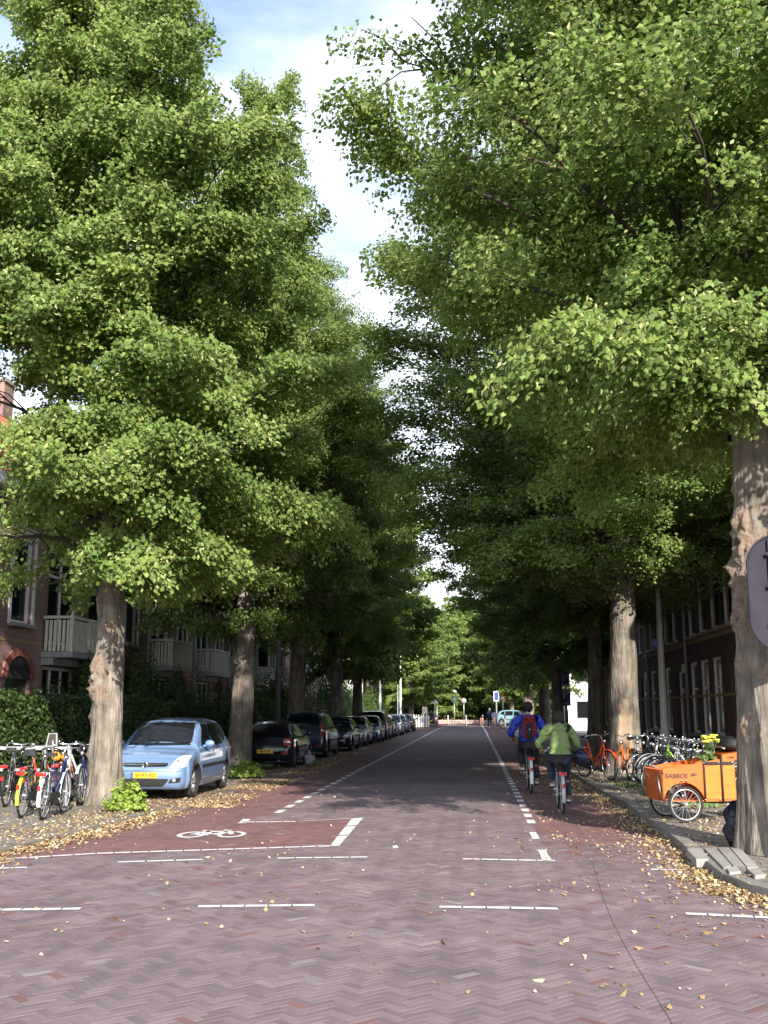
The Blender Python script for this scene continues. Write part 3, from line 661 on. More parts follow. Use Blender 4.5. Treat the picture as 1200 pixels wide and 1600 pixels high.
def house(Y, lab, mw, mf, X=-12., W_=6.5, mirror=False, eave=7.4, roofm=None, oriel=False, gable=False, plain=False, mface=None):
    t = thing('terraced_house', (X, Y, 0), lab, 'house', 'terraced houses along the left pavement')
    fy = (lambda a, c: (W_-c, W_-a)) if mirror else (lambda a, c: (a, c))
    up_w = fy(3.95, 5.25); up_d = fy(.55, 2.85); gr_w = fy(.5, 2.95); dr = fy(3.8, 5.3)
    holes = [(*up_w, 4.0, 6.35), (*gr_w, .95, 2.95), (*dr, .1, 2.55)]
    if plain: up_d = (.4, 1.75)
    if not oriel: holes.append((*up_d, 4.0 if plain else 3.6, 6.35 if plain else 6.3))
    b = wall_holes(W_, eave, holes)
    b.bx((-8, .001, 0), (-.35, W_-.001, eave)); b.build('wall', mw, t)
    window(t, *up_w, 4.0, 6.35, mf, blind=(int(Y) % 2 == 0)); window(t, *gr_w, .95, 2.95, mf, style=2)
    # reveals in pale stone beside the tall window
    g = MB()
    for yy in (up_w[0]-.14, up_w[1]): g.bx((.0, yy, 3.95), (.03, yy+.14, 6.4))
    g.bx((.0, up_w[0]-.2, 6.4), (.05, up_w[1]+.2, 6.56)); g.build('window_surround', mf, t)
    if oriel:
        o = MB(); y0, y1 = up_d
        o.prism([(0, y0-.1), (.65, y0+.35), (.65, y1-.35), (0, y1+.1)], 3.45, 4.1); o.prism([(0, y0-.1), (.65, y0+.35), (.65, y1-.35), (0, y1+.1)], 6.2, 6.6)
        o.prism([(-.0, y0+.1), (.35, y0+.55), (.35, y1-.55), (0, y1-.1)], 3.0, 3.45)
        for (a, c) in ((0, y0-.05), (.6, y0+.36), (.6, (y0+y1)/2), (.6, y1-.36), (0, y1+.05)): o.box((a+.0, c, 5.15), (.12, .12, 2.1))
        ob = o.build('oriel_window', mf, t)
        o = MB(); o.prism([(0, y0-.05), (.6, y0+.38), (.6, y1-.38), (0, y1+.05)], 4.1, 6.2); o.build('pane', m_glass, ob)
    elif plain: window(t, *up_d, 4.0, 6.35, mf, blind=True)
    else:
        window(t, *up_d, 3.6, 6.3, mf, style=1, sill=False)
        bal = thing('balcony', (0, 0, 0), None, None); bal.parent = t
        y0, y1 = up_d[0]-.25, up_d[1]+.2; D = .85
        o = MB(); o.bx((.003, y0-.05, 3.18), (D+.06, y1+.05, 3.34)); o.bx((.003, y0, 2.98), (.35, y1, 3.175)); o.build('balcony_floor', m_greypaint if mface is None else mface, bal)
        o = MB(); o.bx((.01, y0, 4.26), (D+.02, y0+.07, 4.34)); o.bx((D-.05, y0+.07, 4.26), (D+.02, y1-.07, 4.34)); o.bx((.01, y1-.07, 4.26), (D+.02, y1, 4.34))
        for yy in (y0+.03, y1-.03, (y0+y1)/2): o.box((D-.015, yy, 3.86), (.09, .09, 1.04 if yy != (y0+y1)/2 else .8))
        o.build('handrail', m_cream, bal)
        nb = 18; bme = MB().box((0, 0, 0), (.022, .085, .86)).mesh('baluster', m_cream)
        for k in range(nb):
            yy = y0+.12+(y1-y0-.24)*k/(nb-1); link('baluster', bme, bal, (D-.015, yy, 3.79))
        bme2 = MB().box((0, 0, 0), (.085, .022, .86)).mesh('baluster', m_cream)
        for k in range(6):
            for yy in (y0+.035, y1-.035): link('baluster', bme2, bal, (.10+k*.125, yy, 3.79))
    # porch arch over the door
    cy = sum(dr)/2; rr = (dr[1]-dr[0])/2
    arch_me = []
    for k in range(11):
        a0, a1 = math.pi*k/11+.02, math.pi*(k+1)/11-.02; o = MB()
        f = lambda r, a: (cy+r*math.cos(a), 2.55+r*math.sin(a)*.8)
        q = [f(rr, a0), f(rr+.26, a0), f(rr+.26, a1), f(rr, a1)]
        o.prism(q, .0, .05, lambda u, v, w: (w, u, v)); o.build('arch_brick', m_arch, t)
    o = MB(); q = [(cy+rr*math.cos(math.pi*k/10), 2.56+rr*math.sin(math.pi*k/10)*.8) for k in range(11)]
    o.prism(q, .004, .02, lambda u, v, w: (w, u, v)); o.build('tympanum', mf if oriel else m_dark, t)  # the dark fill paints the shade of the porch recess as colour
    o = MB(); y0, y1 = dr; o.bx((-.15, y0, .1), (-.10, y0+.1, 2.55)); o.bx((-.15, y1-.1, .1), (-.10, y1, 2.55)); o.bx((-.15, y0+.1, 2.42), (-.10, y1-.1, 2.55)); o.bx((-.15, y0+.1, .1), (-.12, y1-.1, 2.42))
    for k in range(2): o.bx((-.12, y0+.25+k*.55, .4), (-.108, y0+.65+k*.55, 1.2))
    dd = o.build('door', m_grnpaint, t); MB().ball((-.09, y1-.2, 1.15), .04).build('handle', m_chrome, dd)
    MB().bx((-.12, y0+.2, 1.45), (-.105, y1-.2, 2.25)).build('pane', m_glass, dd)
    # bands, gutter, pipe, roof
    o = MB(); [o.bx((.0, .0, z), (.012, W_, z+.07)) for z in (3.5, 6.72, 7.0)]; o.build('brick_band', m_band, t, kind='stuff')
    o = MB(); o.bx((.0, 0, eave-.12), (.42, W_, eave+.1)); o.bx((.3, 0, eave+.1), (.42, W_, eave+.2)); o.build('gutter', mf, t)
    o = MB(); yp = W_-.14 if not mirror else .14; o.tube([(.1, yp, eave-.12), (.1, yp, .15)], .055, 10)
    for z in (1.5, 3.4, 5.4): o.bx((.0, yp-.08, z), (.12, yp+.08, z+.04))
    o.build('drainpipe', m_zinc, t)
    roof_mesh(W_, eave+.12, 10.7, 2.5, m_tile).build('roof', roofm or m_tile, t)
    MB().bx((-8, .0, eave), (-2.6, W_, 10.72)).build('roof_ridge', m_slate, t)
    if gable:
        o = MB(); y0, y1 = 1.6, 4.9; ym = (y0+y1)/2
        o.prism([(y0, eave), (y1, eave), (y1, eave+1.7), (ym, eave+3.1), (y0, eave+1.7)], -1.8, .06, lambda u, v, w: (w, u, v)); go = o.build('gable', mw, t)
        o = MB()
        for (a, c) in (((y0-.15, eave+1.62), (ym, eave+3.22)), ((ym, eave+3.22), (y1+.15, eave+1.62))):
            o.tube([(.02, a[0], a[1]), (.02, c[0], c[1])], .13, 4)
        o.build('bargeboard', mf, go)
        wnd = MB(); wnd.bx((.061, ym-.55, eave+.5), (.12, ym+.55, eave+1.95)); wd_ = wnd.build('window', mf, t)
        MB().bx((.1205, ym-.45, eave+.6), (.124, ym-.03, eave+1.85)).build('pane', m_glass, wd_); MB().bx((.1205, ym+.03, eave+.6), (.124, ym+.45, eave+1.85)).build('pane', m_glass, wd_)
    o = MB(); o.bx((-3.4, W_-.75, 10.3), (-2.7, W_-.05, 12.0)); ch = o.build('chimney', mw, t); MB().bx((-3.45, W_-.8, 12.0), (-2.65, W_-.0, 12.12)).build('chimney_cap', m_stone, ch)
    return t
hl = ['brown brick house at the left edge of the view, partly outside it', 'brown brick house with a cream balcony at the far left above the bicycle rack', 'brown brick house behind the knobbly linden trunk', 'brown brick house with a slatted balcony just right of the knobbly trunk',
      'brown brick house with a balcony behind the second linden', 'brown brick house seen between the second linden and the dark lamp post', 'rose brick house with white bay left of the third linden', 'rose brick house with white balcony hidden behind the third linden',
      'rose brick house behind tall garden shrubs right of the third linden', 'rose brick house left of the fourth linden trunk', 'rose brick house between the fourth and fifth linden trunks', 'rose brick house just right of the fifth linden trunk', 'sunlit rose brick house, last but one before the dark end house', 'last sunlit rose brick house next to the dark end house']
for i, lab in enumerate(hl):
    Y = 18.8+6.5*i
    house(Y, lab, m_brownbrick if Y < 55 else m_pinkbrick, m_white, mirror=(i == 1), plain=(i == 2), oriel=(Y > 55 and i % 2 == 0), gable=(i % 2 == 1 and i > 1), mface=None if Y < 55 else m_white)
# dark brick house at the far corner
t = thing('corner_house', (-11.2, 110, 0), 'dark red brick corner house at the far end of the left row', 'house')
b = wall_holes(15, 8.6, [(2, 3.2, 1, 2.9), (6, 7.2, 1, 2.9), (10, 11.2, 1, 2.9), (2, 3.2, 4.2, 6.2), (6, 7.2, 4.2, 6.2), (10, 11.2, 4.2, 6.2)]); b.bx((-9, 0.001, 0), (-.35, 15, 8.6)); b.build('wall', m_darkbrick, t)
for y in (2, 6, 10):
    for z in (1, 4.2): window(t, y, y+1.2, z, z+1.9+(.1 if z > 2 else 0)*0, m_white)
roof_mesh(15, 8.6, 11.5, 3.2, m_tile, 24, 10).build('roof', m_tile, t)
MB().bx((-9, 0, 8.6), (-3.2, 15, 11.5)).build('roof_ridge', m_slate, t)
# ---- right hand row: faces -x, so it is built facing +x and turned round
def rhouse(Y, lab, W_=8.2, X=7.25, first=False, balcony=False):
    t = thing('brick_terrace_house', (X, Y+W_, 0), lab, 'house', 'dark brick houses along the right pavement', rz=math.pi)
    cols = [(.35, 1.45), (2.0, 3.1), (3.75, 4.85), (5.5, 6.6)]
    holes = [(a, c, 4.15, 6.4) for a, c in cols]+[(a, c, 1.0, 3.3) for a, c in cols[:3]]+[(5.9, 7.3, .15, 3.1)]
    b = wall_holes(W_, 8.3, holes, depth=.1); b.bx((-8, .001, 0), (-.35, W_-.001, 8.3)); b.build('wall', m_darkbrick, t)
    for a, c in cols: window(t, a, c, 4.15, 6.4, m_white, deep=.1)
    for a, c in cols[:3]: window(t, a, c, 1.0, 3.3, m_white, deep=.1)
    o = MB(); o.bx((-.2, 5.9, .15), (-.12, 6.05, 3.1)); o.bx((-.2, 7.15, .15), (-.12, 7.3, 3.1)); o.bx((-.2, 6.05, 2.35), (-.12, 7.15, 2.5)); o.bx((-.2, 6.05, .15), (-.15, 7.15, .9)); d_ = o.build('door', m_white, t)
    MB().bx((-.19, 6.05, .9), (-.17, 7.15, 2.35)).build('pane', m_glass, d_); MB().bx((-.19, 6.05, 2.5), (-.17, 7.15, 3.0)).build('pane', m_glass, d_)
    o = MB(); [o.bx((0, 0, z), (.02, W_, z+h)) for z, h in ((3.9, .14), (5.25, .07), (2.15, .07), (6.75, .1))]; o.build('brick_band', m_band, t, kind='stuff')
    for a, c in cols:
        for k in range(5):
            aa = a-.1+(c-a+.2)*k/5; q = MB(); q.prism([(aa+.01, 6.42), (aa+(c-a+.2)/5-.01, 6.42), (aa+(c-a+.2)/5-.01, 6.68), (aa+.01, 6.68)], 0, .03, lambda u, v, w: (w, u, v)); q.build('lintel_brick', m_arch, t)
    o = MB(); o.bx((0, 0, 8.1), (.35, W_, 8.4)); o.build('cornice', m_greypaint, t)
    o = MB(); o.tube([(.09, .1, 8.1), (.09, .1, .15)], .05, 8); o.build('drainpipe', m_zinc, t)
    roof_mesh(W_, 8.4, 9.6, 3., m_slate, 16, 8).build('roof', m_slate, t); MB().bx((-8, 0, 8.3), (-3.0, W_, 9.6)).build('roof_ridge', m_slate, t)
    MB().bx((.0, 7.35, 3.0), (.06, 8.0, 3.3)).build('house_sign', m_cream, t)
    if balcony:
        bal = thing('balcony', (0, 0, 0), None, None); bal.parent = t
        MB().bx((.021, 2.6, 3.6), (.9, 5.2, 3.72)).build('balcony_floor', m_greypaint, bal)
        o = MB(); o.tube([(.02, 2.65, 4.6), (.86, 2.65, 4.6), (.86, 5.15, 4.6), (.02, 5.15, 4.6)], .025, 6); o.build('handrail', m_blackgloss, bal)
        me = MB().cyl((0, 0, 3.72), (0, 0, 4.58), .012, 6).mesh('baluster', m_blackgloss)
        for k in range(14): link('baluster', me, bal, (.86, 2.7+k*.185, 0))
    return t
for i, lab in enumerate(['dark brick house at the right edge behind the large linden', 'dark brick house with tall white framed windows behind the bicycle rack', 'dark brick house behind the lamp post on the right pavement', 'dark brick house between the two nearest grey trunks', 'dark brick house with an iron balcony left of the wounded linden']):
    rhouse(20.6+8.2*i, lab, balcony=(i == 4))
t = thing('white_house', (7.45, 88, 0), 'bright white plastered house seen behind the parking sign pole', 'house')
b = MB(); b.bx((0, 0, 0), (12, 14, 6.2)); b.build('wall', m_white, t)
roof_b = MB(); roof_b.add([(-.4, -.4, 6.2), (12.4, -.4, 6.2), (12.4, 14.4, 6.2), (-.4, 14.4, 6.2), (6, 3, 9.6), (6, 11, 9.6)], [(0, 1, 4), (1, 2, 5, 4), (2, 3, 5), (3, 0, 4, 5)]); roof_b.build('roof', m_slate, t)
for x in (.7, 3.2, 6.4):
    for z in (1.0, 3.9):
        q = MB(); q.bx((x, -.05, z), (x+1.3, .0, z+1.5)); w_ = q.build('window', m_greypaint, t); MB().bx((x+.1, -.058, z+.1), (x+1.2, -.051, z+1.4)).build('pane', m_glass, w_)
# ================================================================ HEDGES AND SHRUBS
m_hedge = mat('hedge_leaf', (.035, .062, .016), .5, col2=(.06, .10, .025), nscale=1.5, trans=.2, island=.4)
m_bush = mat('shrub_leaf', (.06, .105, .025), .5, col2=(.10, .16, .035), nscale=2, trans=.25, island=.35)
m_lime = mat('yellow_green_leaf', (.19, .27, .04), .5, col2=(.27, .36, .06), nscale=6, trans=.3, island=.3)
def hedge(label, x0, x1, y0, y1, h, n, seed=0, size=.07, m=None, name='hedge', cat='hedge', z0=.05):
    g = np.random.default_rng(seed); L = y1-y0; Wd = x1-x0
    face = g.random(n); C = np.empty((n, 3)); NN = np.zeros((n, 3))
    s = face < .5; C[s] = np.stack([np.full(s.sum(), x1), g.uniform(y0, y1, s.sum()), g.uniform(0, h, s.sum())], 1); NN[s] = (1, 0, .2)
    s = (face >= .5) & (face < .8); C[s] = np.stack([g.uniform(x0, x1, s.sum()), g.uniform(y0, y1, s.sum()), np.full(s.sum(), h)], 1); NN[s] = (0, 0, 1)
    s = face >= .8; C[s] = np.stack([g.uniform(x0, x1, s.sum()), np.full(s.sum(), y0), g.uniform(0, h, s.sum())], 1); NN[s] = (0, -1, .2)
    bump = np.array([noise.noise(Vector((c[0]*1.2, c[1]*1.2, c[2]*1.5+seed))) for c in C]); C += NN*(bump[:, None]*.16)+g.normal(0, .045, (n, 3)); NN += g.normal(0, .5, (n, 3)); C[:, 2] += z0
    t = thing(name, (0, 0, 0), label, cat)
    link('foliage', leaf_mesh('foliage', C, NN, g.normal(0, 1, (n, 3)), size*g.uniform(.6, 1.3, n), [m or m_hedge], np.zeros(n, int)), t, kind='stuff')
    b = MB(); nx = 1
    b.bx((x0+.1, y0+.12, 0), (x1-.12, y1, h-.12)); b.build('inner_twigs', m_twig, t)
    return t
hedge('long clipped dark hedge behind the bicycle rack and the light blue car', -10.4, -9.4, 15, 31, 1.95, 60000, 1, .075)
hedge('second clipped hedge length beyond a gap, behind the black hatchback', -10.4, -9.5, 32.5, 46, 1.85, 26000, 2, .08)
def bush(label, c, r, n, size=.09, m=None, seed=0, cat='shrub', name='shrub', group=None):
    t = thing(name, (c[0], c[1], c[2]), label, cat, group)
    link('foliage', bush_leaves('foliage', n, (0, 0, r[2]*.12), r, size, m or m_bush, seed), t, kind='stuff')
    g = MB(); rd = random.Random(seed)
    for k in range(7):
        a = rd.uniform(0, 6.28); g.tube([(0, 0, 0), (math.cos(a)*r[0]*.3, math.sin(a)*r[1]*.3, r[2]*.5), (math.cos(a)*r[0]*.6, math.sin(a)*r[1]*.6, r[2]*.85)], [.03*r[2], .02*r[2], .008*r[2]], 5)
    g.build('stems', m_twig, t, kind='stuff'); return t
p = G(198, 1268, .07); bush('small yellow-green bush at the foot of the knobbly linden', (p.x, p.y, .07), (.36, .3, .42), 700, .085, m_lime, 3)
p = G(378, 1212, .07); bush('low light green weeds at the foot of the second linden', (p.x, p.y, .03), (.62, .4, .38), 900, .08, m_lime, 4)
bl = [('dark shrub spilling over the hedge top left of the knobbly trunk', -11.1, 27, 1.0, 1.9), ('dark leafy shrub against the arch right of the knobbly trunk', -10.9, 34, 1.1, 2.9), ('climbing shrub under the cream balcony', -11.2, 30.5, .9, 2.8), ('broad shrub before the bay window behind the light blue car', -10.9, 39, 1.3, 2.6),
      ('dark bush left of the second linden trunk', -10.6, 46, 1.3, 2.1), ('bright bush right of the second linden trunk', -10.3, 55, 1.5, 3.2), ('dark bush behind the dark lamp post', -10.1, 60, 1.4, 2.3), ('tall pale garden shrub right of the third linden', -10.2, 76, 1.8, 4.6),
      ('rounded garden shrub left of the fourth linden', -10.2, 83, 1.6, 3.4), ('garden shrub between the fourth and fifth lindens', -10.2, 94, 1.5, 3.2), ('small garden tree before the last sunlit house', -9.8, 103, 1.4, 3.2), ('dark shrub behind the black hatchback', -10.4, 50.5, 1.2, 2.2)]
for i, (lab, x, y, r, h) in enumerate(bl): bush(lab, (x, y, .05), (r*.9, r*1.3, h), int((3600 if y < 50 else 2000)*h), .10+.03*(y > 50), m_bush if i not in (0, 4) else m_hedge, 10+i)
# park edge that closes the view
def mass(name, label, x0, x1, y, h, n, size, seed):
    g = np.random.default_rng(seed); C = np.stack([g.uniform(x0, x1, n), y+g.uniform(-2.5, 6, n), g.uniform(0, 1, n)**.8*h], 1)
    top = np.array([h*(.75+.35*noise.noise(Vector((c[0]*.12, seed, 0)))) for c in C]); C[:, 2] = np.minimum(C[:, 2], top)
    me = leaf_mesh('foliage', C, g.normal(0, .6, (n, 3))+np.array([0, -.6, .5]), g.normal(0, 1, (n, 3)), size*g.uniform(.6, 1.4, n), [m_leaf], np.zeros(n, int))
    o = link(name, me, None, None, 'stuff'); o['label'] = label; o['category'] = 'woods'; return o
mass('park_undergrowth', 'dark mass of park undergrowth closing the end of the street', -70, 70, 186, 9, 36000, 1.0, 5)
mass('distant_woods', 'far wood behind the side streets left and right', -160, 160, 215, 15, 22000, 1.8, 6)
m_grass = mat('grass_ground', (.05, .085, .02), .9, col2=(.08, .12, .03), nscale=2)
sheet('grass', [(-80, 138), (80, 138), (80, 230), (-80, 230)], -.03, m_grass)
gq_ = sheet('grass', [(4.6, 98), (9.5, 98), (9.5, 128), (4.0, 128)], ZP+.01, m_grass)

# ================================================================ POLES, SIGNS, FENCE
m_pole = mat('grey_pole_paint', (.42, .41, .40), .5, var=.08, nscale=3)
m_poledark = mat('dark_pole_paint', (.05, .04, .038), .5)
m_signblue = mat('sign_blue', (.02, .07, .30), .4, var=.03)
m_signback = mat('sign_back', (.030, .028, .042), .7, spec=.15, var=.15, nscale=4)
def lamp_post(x, y, h, label, m=None, arm=None, r=.085, z=.1, cuff=True):
    t = thing('lamp_post', (x, y, z), label, 'lamp post')
    MB().tube([(0, 0, 0), (0, 0, 1.1), (0, 0, 1.12), (0, 0, h)], [r*1.25, r*1.25, r, r*.6], 14).build('pole', m or m_pole, t)
    if cuff: MB().bx((-r*1.28, -r*.5, .35), (-r*1.15+.0, r*.5, .8)).build('hatch', m_greypaint, t)
    if arm:
        MB().tube([(0, 0, h-.05), (arm*.5, 0, h+.12), (arm, 0, h+.1)], .03, 8).build('arm', m or m_pole, t)
        b = MB(); b.box((arm+.25, 0, h+.1), (.8, .28, .14), taper=.7); b.build('lamp_head', m_greypaint, t)
        MB().box((arm+.25, 0, h+.02), (.6, .22, .03)).build('lamp_glass', m_lens, t)
    return t
m_sunlitpole = mat('sunlit_pole_paint', (.62, .60, .58), .5, nscale=3); y = 31.2; x = PXX(1037, 1140, 1).x  # grey pole paint lightened to stand in for sunlight on it
p = P(1039, 1150, 31.2); q = P(1031, 866, 31.2)
lp = lamp_post(p.x, 31.2, q.z-.1, 'tall grey pole with a small blue plate beside the dark brick houses', m=m_sunlitpole, r=.11)
b = MB(); b.box((-.17, -.08, (P(1030, 1005, 31.2).z-.1)), (.16, .03, .22)); b.build('number_plate', m_signblue, lp)
p = P(433, 1150, 46); lamp_post(p.x, 46, 8.5, 'dark lamp post between the second and third lindens', m_poledark, r=.12)
p = P(626, 1120, 96); lamp_post(p.x, 96, P(626, 1006, 96).z-.1, 'pale lamp post with a short arm left of the far trees', m_white, arm=.7, r=.085)
p = P(594, 1100, 84); lamp_post(p.x, 84, 5.8, 'white pole before the last rose brick houses', m_white, r=.1)
p = P(621.5, 1120, 99); lamp_post(p.x, 99, 4.3, 'thin pale blue post left of the far lamp post', m_zinc, r=.05)
# parking sign pole
def Ptext(txt, size, par, loc, m=None, rx=math.pi/2, rz=0, sq=1., bold=.0, name='lettering'):
    o = link(name, text_mesh(txt, size, m or m_white, .002, bold, sq), par, loc); o.rotation_euler = (rx, 0, rz); return o
yP = 60; p = P(886, 1140, yP); zt = P(884, 969, yP).z
t = thing('parking_sign', (p.x, yP, .1), 'tall pole carrying a blue parking sign with a white P', 'road sign')
MB().tube([(0, 0, 0), (0, 0, 1.6), (0, 0, 1.62), (-.08, 0, zt-.1)], [.1, .1, .075, .05], 12).build('pole', m_pole, t)
za, zb, zc, zd = [P(886, v, yP).z-.1 for v in (1048, 1073, 1076, 1103)]
b = MB(); b.bx((-.26, -.12, zb), (.22, -.09, za)); so_ = b.build('info_plate', m_white, t); MB().bx((-.18, -.124, zb+.12), (.14, -.1205, za-.08)).build('blue_panel', m_signblue, so_); Ptext('P', .5, so_, (-.02, -.13, (za+zb)/2+.02))
b = MB(); b.bx((-.24, -.12, zd), (.24, -.09, zc)); so_ = b.build('parking_plate', m_signblue, t); Ptext('P', .78, so_, (-.02, -.13, (zc+zd)/2+.14), bold=.012); Ptext('TAXI', .13, so_, (-.02, -.13, zd+.14)) if False else None
b = MB(); [b.bx((-.12+k*.1, -.124, zd+.08), (-.06+k*.1, -.1205, zd+.2)) for k in range(3)]; b.build('symbols', m_white, so_)
# round-cornered sign at the right edge, seen from behind
Ys = 12.3; pl, pt, pb = P(1170, 925, Ys), P(1200, 838, Ys), P(1200, 1016, Ys)
hw, hh, rr = .37, (pt.z-pb.z)/2+.01, .34; cx, cz = pl.x+hw, (pt.z+pb.z)/2
t = thing('road_sign', (cx, Ys, .05), 'grey back of a large round-cornered road sign on the right, cut by the picture edge', 'road sign')
def stad(hw, hh, r, n=9):
    pts = []
    for sx, sz, a0 in ((1, 1, 0), (-1, 1, 90), (-1, -1, 180), (1, -1, 270)):
        for k in range(n): a = R(a0+90*k/(n-1)); pts.append((sx*(hw-r)+r*math.cos(a), sz*(hh-r)+r*math.sin(a)))
    return pts
zc_ = cz-.05
MB().prism([(u, v+zc_) for u, v in stad(hw, hh, rr)], .0, .004, lambda u, v, w: (u, w, v)).build('plate', m_signback, t)
b = MB(); b.tube([(u, -.008, v+zc_) for u, v in stad(hw, hh, rr)], .014, 6, closed=True); b.build('rim', m_signback, t)
b = MB(); b.bx((-.14, -.045, zc_-hh+.12), (-.10, -.001, zc_+hh-.05)); b.bx((.10, -.045, zc_-hh+.12), (.14, -.001, zc_+hh-.05)); b.build('channel', m_signback, t)
b = MB(); [b.bx((-.17, -.06, zc_+z), (.17, -.046, zc_+z+.04)) for z in (-.38, .05, .42)]; b.build('clamp', m_signback, t)
MB().tube([(.02, -.1, 0), (.02, -.1, zc_+hh-.1)], .045, 12).build('pole', m_steel, t)
MB().prism(stad(hw-.02, hh-.02, rr-.02), .0045, .006, lambda u, v, w: (u, w, v+zc_)).build('front_sheet', m_signblue, t)
# white picket fence
t = thing('picket_fence', (-7.9, 106, .08), 'white picket fence with two tall posts beyond the parked cars', 'fence')
pk = MB(); pk.prism([(-.07, 0), (.07, 0), (.07, 1.1), (0, 1.22), (-.07, 1.1)], -.015, .015, lambda u, v, w: (u, w, v)); me = pk.mesh('picket', m_white)
for k in range(17): link('picket', me, t, (k*.24-.5, 0, 0))
MB().bx((-.6, .02, .3), (3.5, .05, .38)).build('rail', m_white, t); MB().bx((-.6, .02, .85), (3.5, .05, .93)).build('rail', m_white, t)
for x in (2.75, 3.1): MB().bx((x, -.1, 0), (x+.13, .0, 1.9)).build('post', m_white, t)
def sign_post(x, y, h, label, kind, z=.0, col=None, top=None):
    t = thing('road_sign', (x, y, z), label, 'road sign'); MB().cyl((0, 0, 0), (0, 0, h), .045, 8).build('pole', m_steel, t)
    zc = h-.35; b = MB()
    if kind == 'tri': b.prism([(-.42, zc-.3), (.42, zc-.3), (0, zc+.42)], -.08, -.05, lambda u, v, w: (u, w, v)); b.build('plate', col or m_white, t)
    if kind == 'tri2':
        b.prism([(-.45, zc-.32), (.45, zc-.32), (0, zc+.45)], -.08, -.05, lambda u, v, w: (u, w, v)); b.build('plate', m_red, t)
        MB().prism([(-.26, zc-.22), (.26, zc-.22), (0, zc+.22)], -.09, -.081, lambda u, v, w: (u, w, v)).build('plate', m_white, t)
    if kind == 'round': b.tube([(0, -.09, zc), (0, -.06, zc)], .33, 20); b.build('plate', col or m_signblue, t)
    if kind == 'square': b.bx((-.4, -.09, zc-.5), (.4, -.06, zc+.45)); b.build('plate', m_white, t); MB().bx((-.3, -.097, zc-.38), (.3, -.091, zc+.35)).build('blue_panel', m_signblue, t)
    if top: MB().tube([(0, 0, h), (0, 0, h+.5)], .03, 6).build('stem', m_steel, t); MB().ball((0, 0, h+.75), .3, 10, 6, (1, 1, .6)).build('lantern', m_white, t)
    return t
def spx(px, Y): return P(px, 1120, Y).x
sign_post(spx(679, 118), 118, 3.1, 'pale triangular road sign beyond the white fence', 'tri')
sign_post(spx(710, 132), 132, 3.2, 'round blue road sign on a white post in front of the park', 'round', top=True)
sign_post(spx(725, 134), 134, 3.2, 'small round dark sign right of the blue round one', 'round', col=m_greypaint)
sign_post(spx(786, 116), 116, 3.3, 'red and white triangular warning sign at the junction', 'tri2', z=.1)
sign_post(spx(683, 121), 121, 2.2, 'short plain post next to the pale triangular sign', 'none')
t = thing('lamp_post', (spx(776, 110), 110, .1), 'tall grey post with a square blue sign right of the walkers', 'lamp post')
MB().tube([(0, 0, 0), (0, 0, 6.5)], [.085, .05], 10).build('pole', m_pole, t); MB().bx((-.27, -.12, 2.5), (.27, -.09, 3.5)).build('plate', m_white, t); MB().bx((-.21, -.126, 2.58), (.21, -.121, 3.42)).build('blue_panel', m_signblue, t)
MB().ball((0, 0, 4.6), .16, 8, 6, (1, 1, 1.6)).build('traffic_camera', m_greypaint, t)
m_bpost = mat('post_white_worn', (.6, .58, .54), .7)
for px, Y, h, lab, mm in [(728, 120, 1.15, 'white bollard in the middle of the junction', m_white), (751, 118, .9, 'short brown post on the road axis', m_arch), (754, 119, 1.2, 'thin white post right of the brown one', m_bpost), (783, 112, 1.5, 'leaning white post beside the red warning sign', m_bpost), (789, 108, 1.3, 'grey post in front of the pale parked car', m_greypaint), (700, 131, 1.1, 'pale post left of the round blue sign', m_bpost)]:
    t = thing('bollard', (spx(px, Y), Y, .0), lab, 'bollard'); MB().tube([(0, 0, 0), (0, 0, h-.1), (0, 0, h)], [.1, .09, .05], 10).build('shaft', mm, t); MB().tube([(0, 0, h*.72), (0, 0, h*.8)], .105, 10).build('reflector', m_red, t)
# low barrier of red-white planks closing the street end
t = thing('plank_barrier', (-5.5, 133, 0), 'low pinkish barrier of boards across the far end of the street', 'barrier')
m_plank = mat('faded_red_plank', (.42, .22, .18), .8, col2=(.55, .42, .38), nscale=3)
me = MB().box((0, 0, .42), (.9, .05, .2)).mesh('board', m_plank); ml = MB().box((0, 0, .3), (.08, .08, .6)).mesh('post', m_plank)
for k in range(10): link('board', me, t, (k*1.0, 0, 0)); link('post', ml, t, (k*1.0-.5, .07, 0)); link('board', me, t, (k*1.0, 0, -.25))
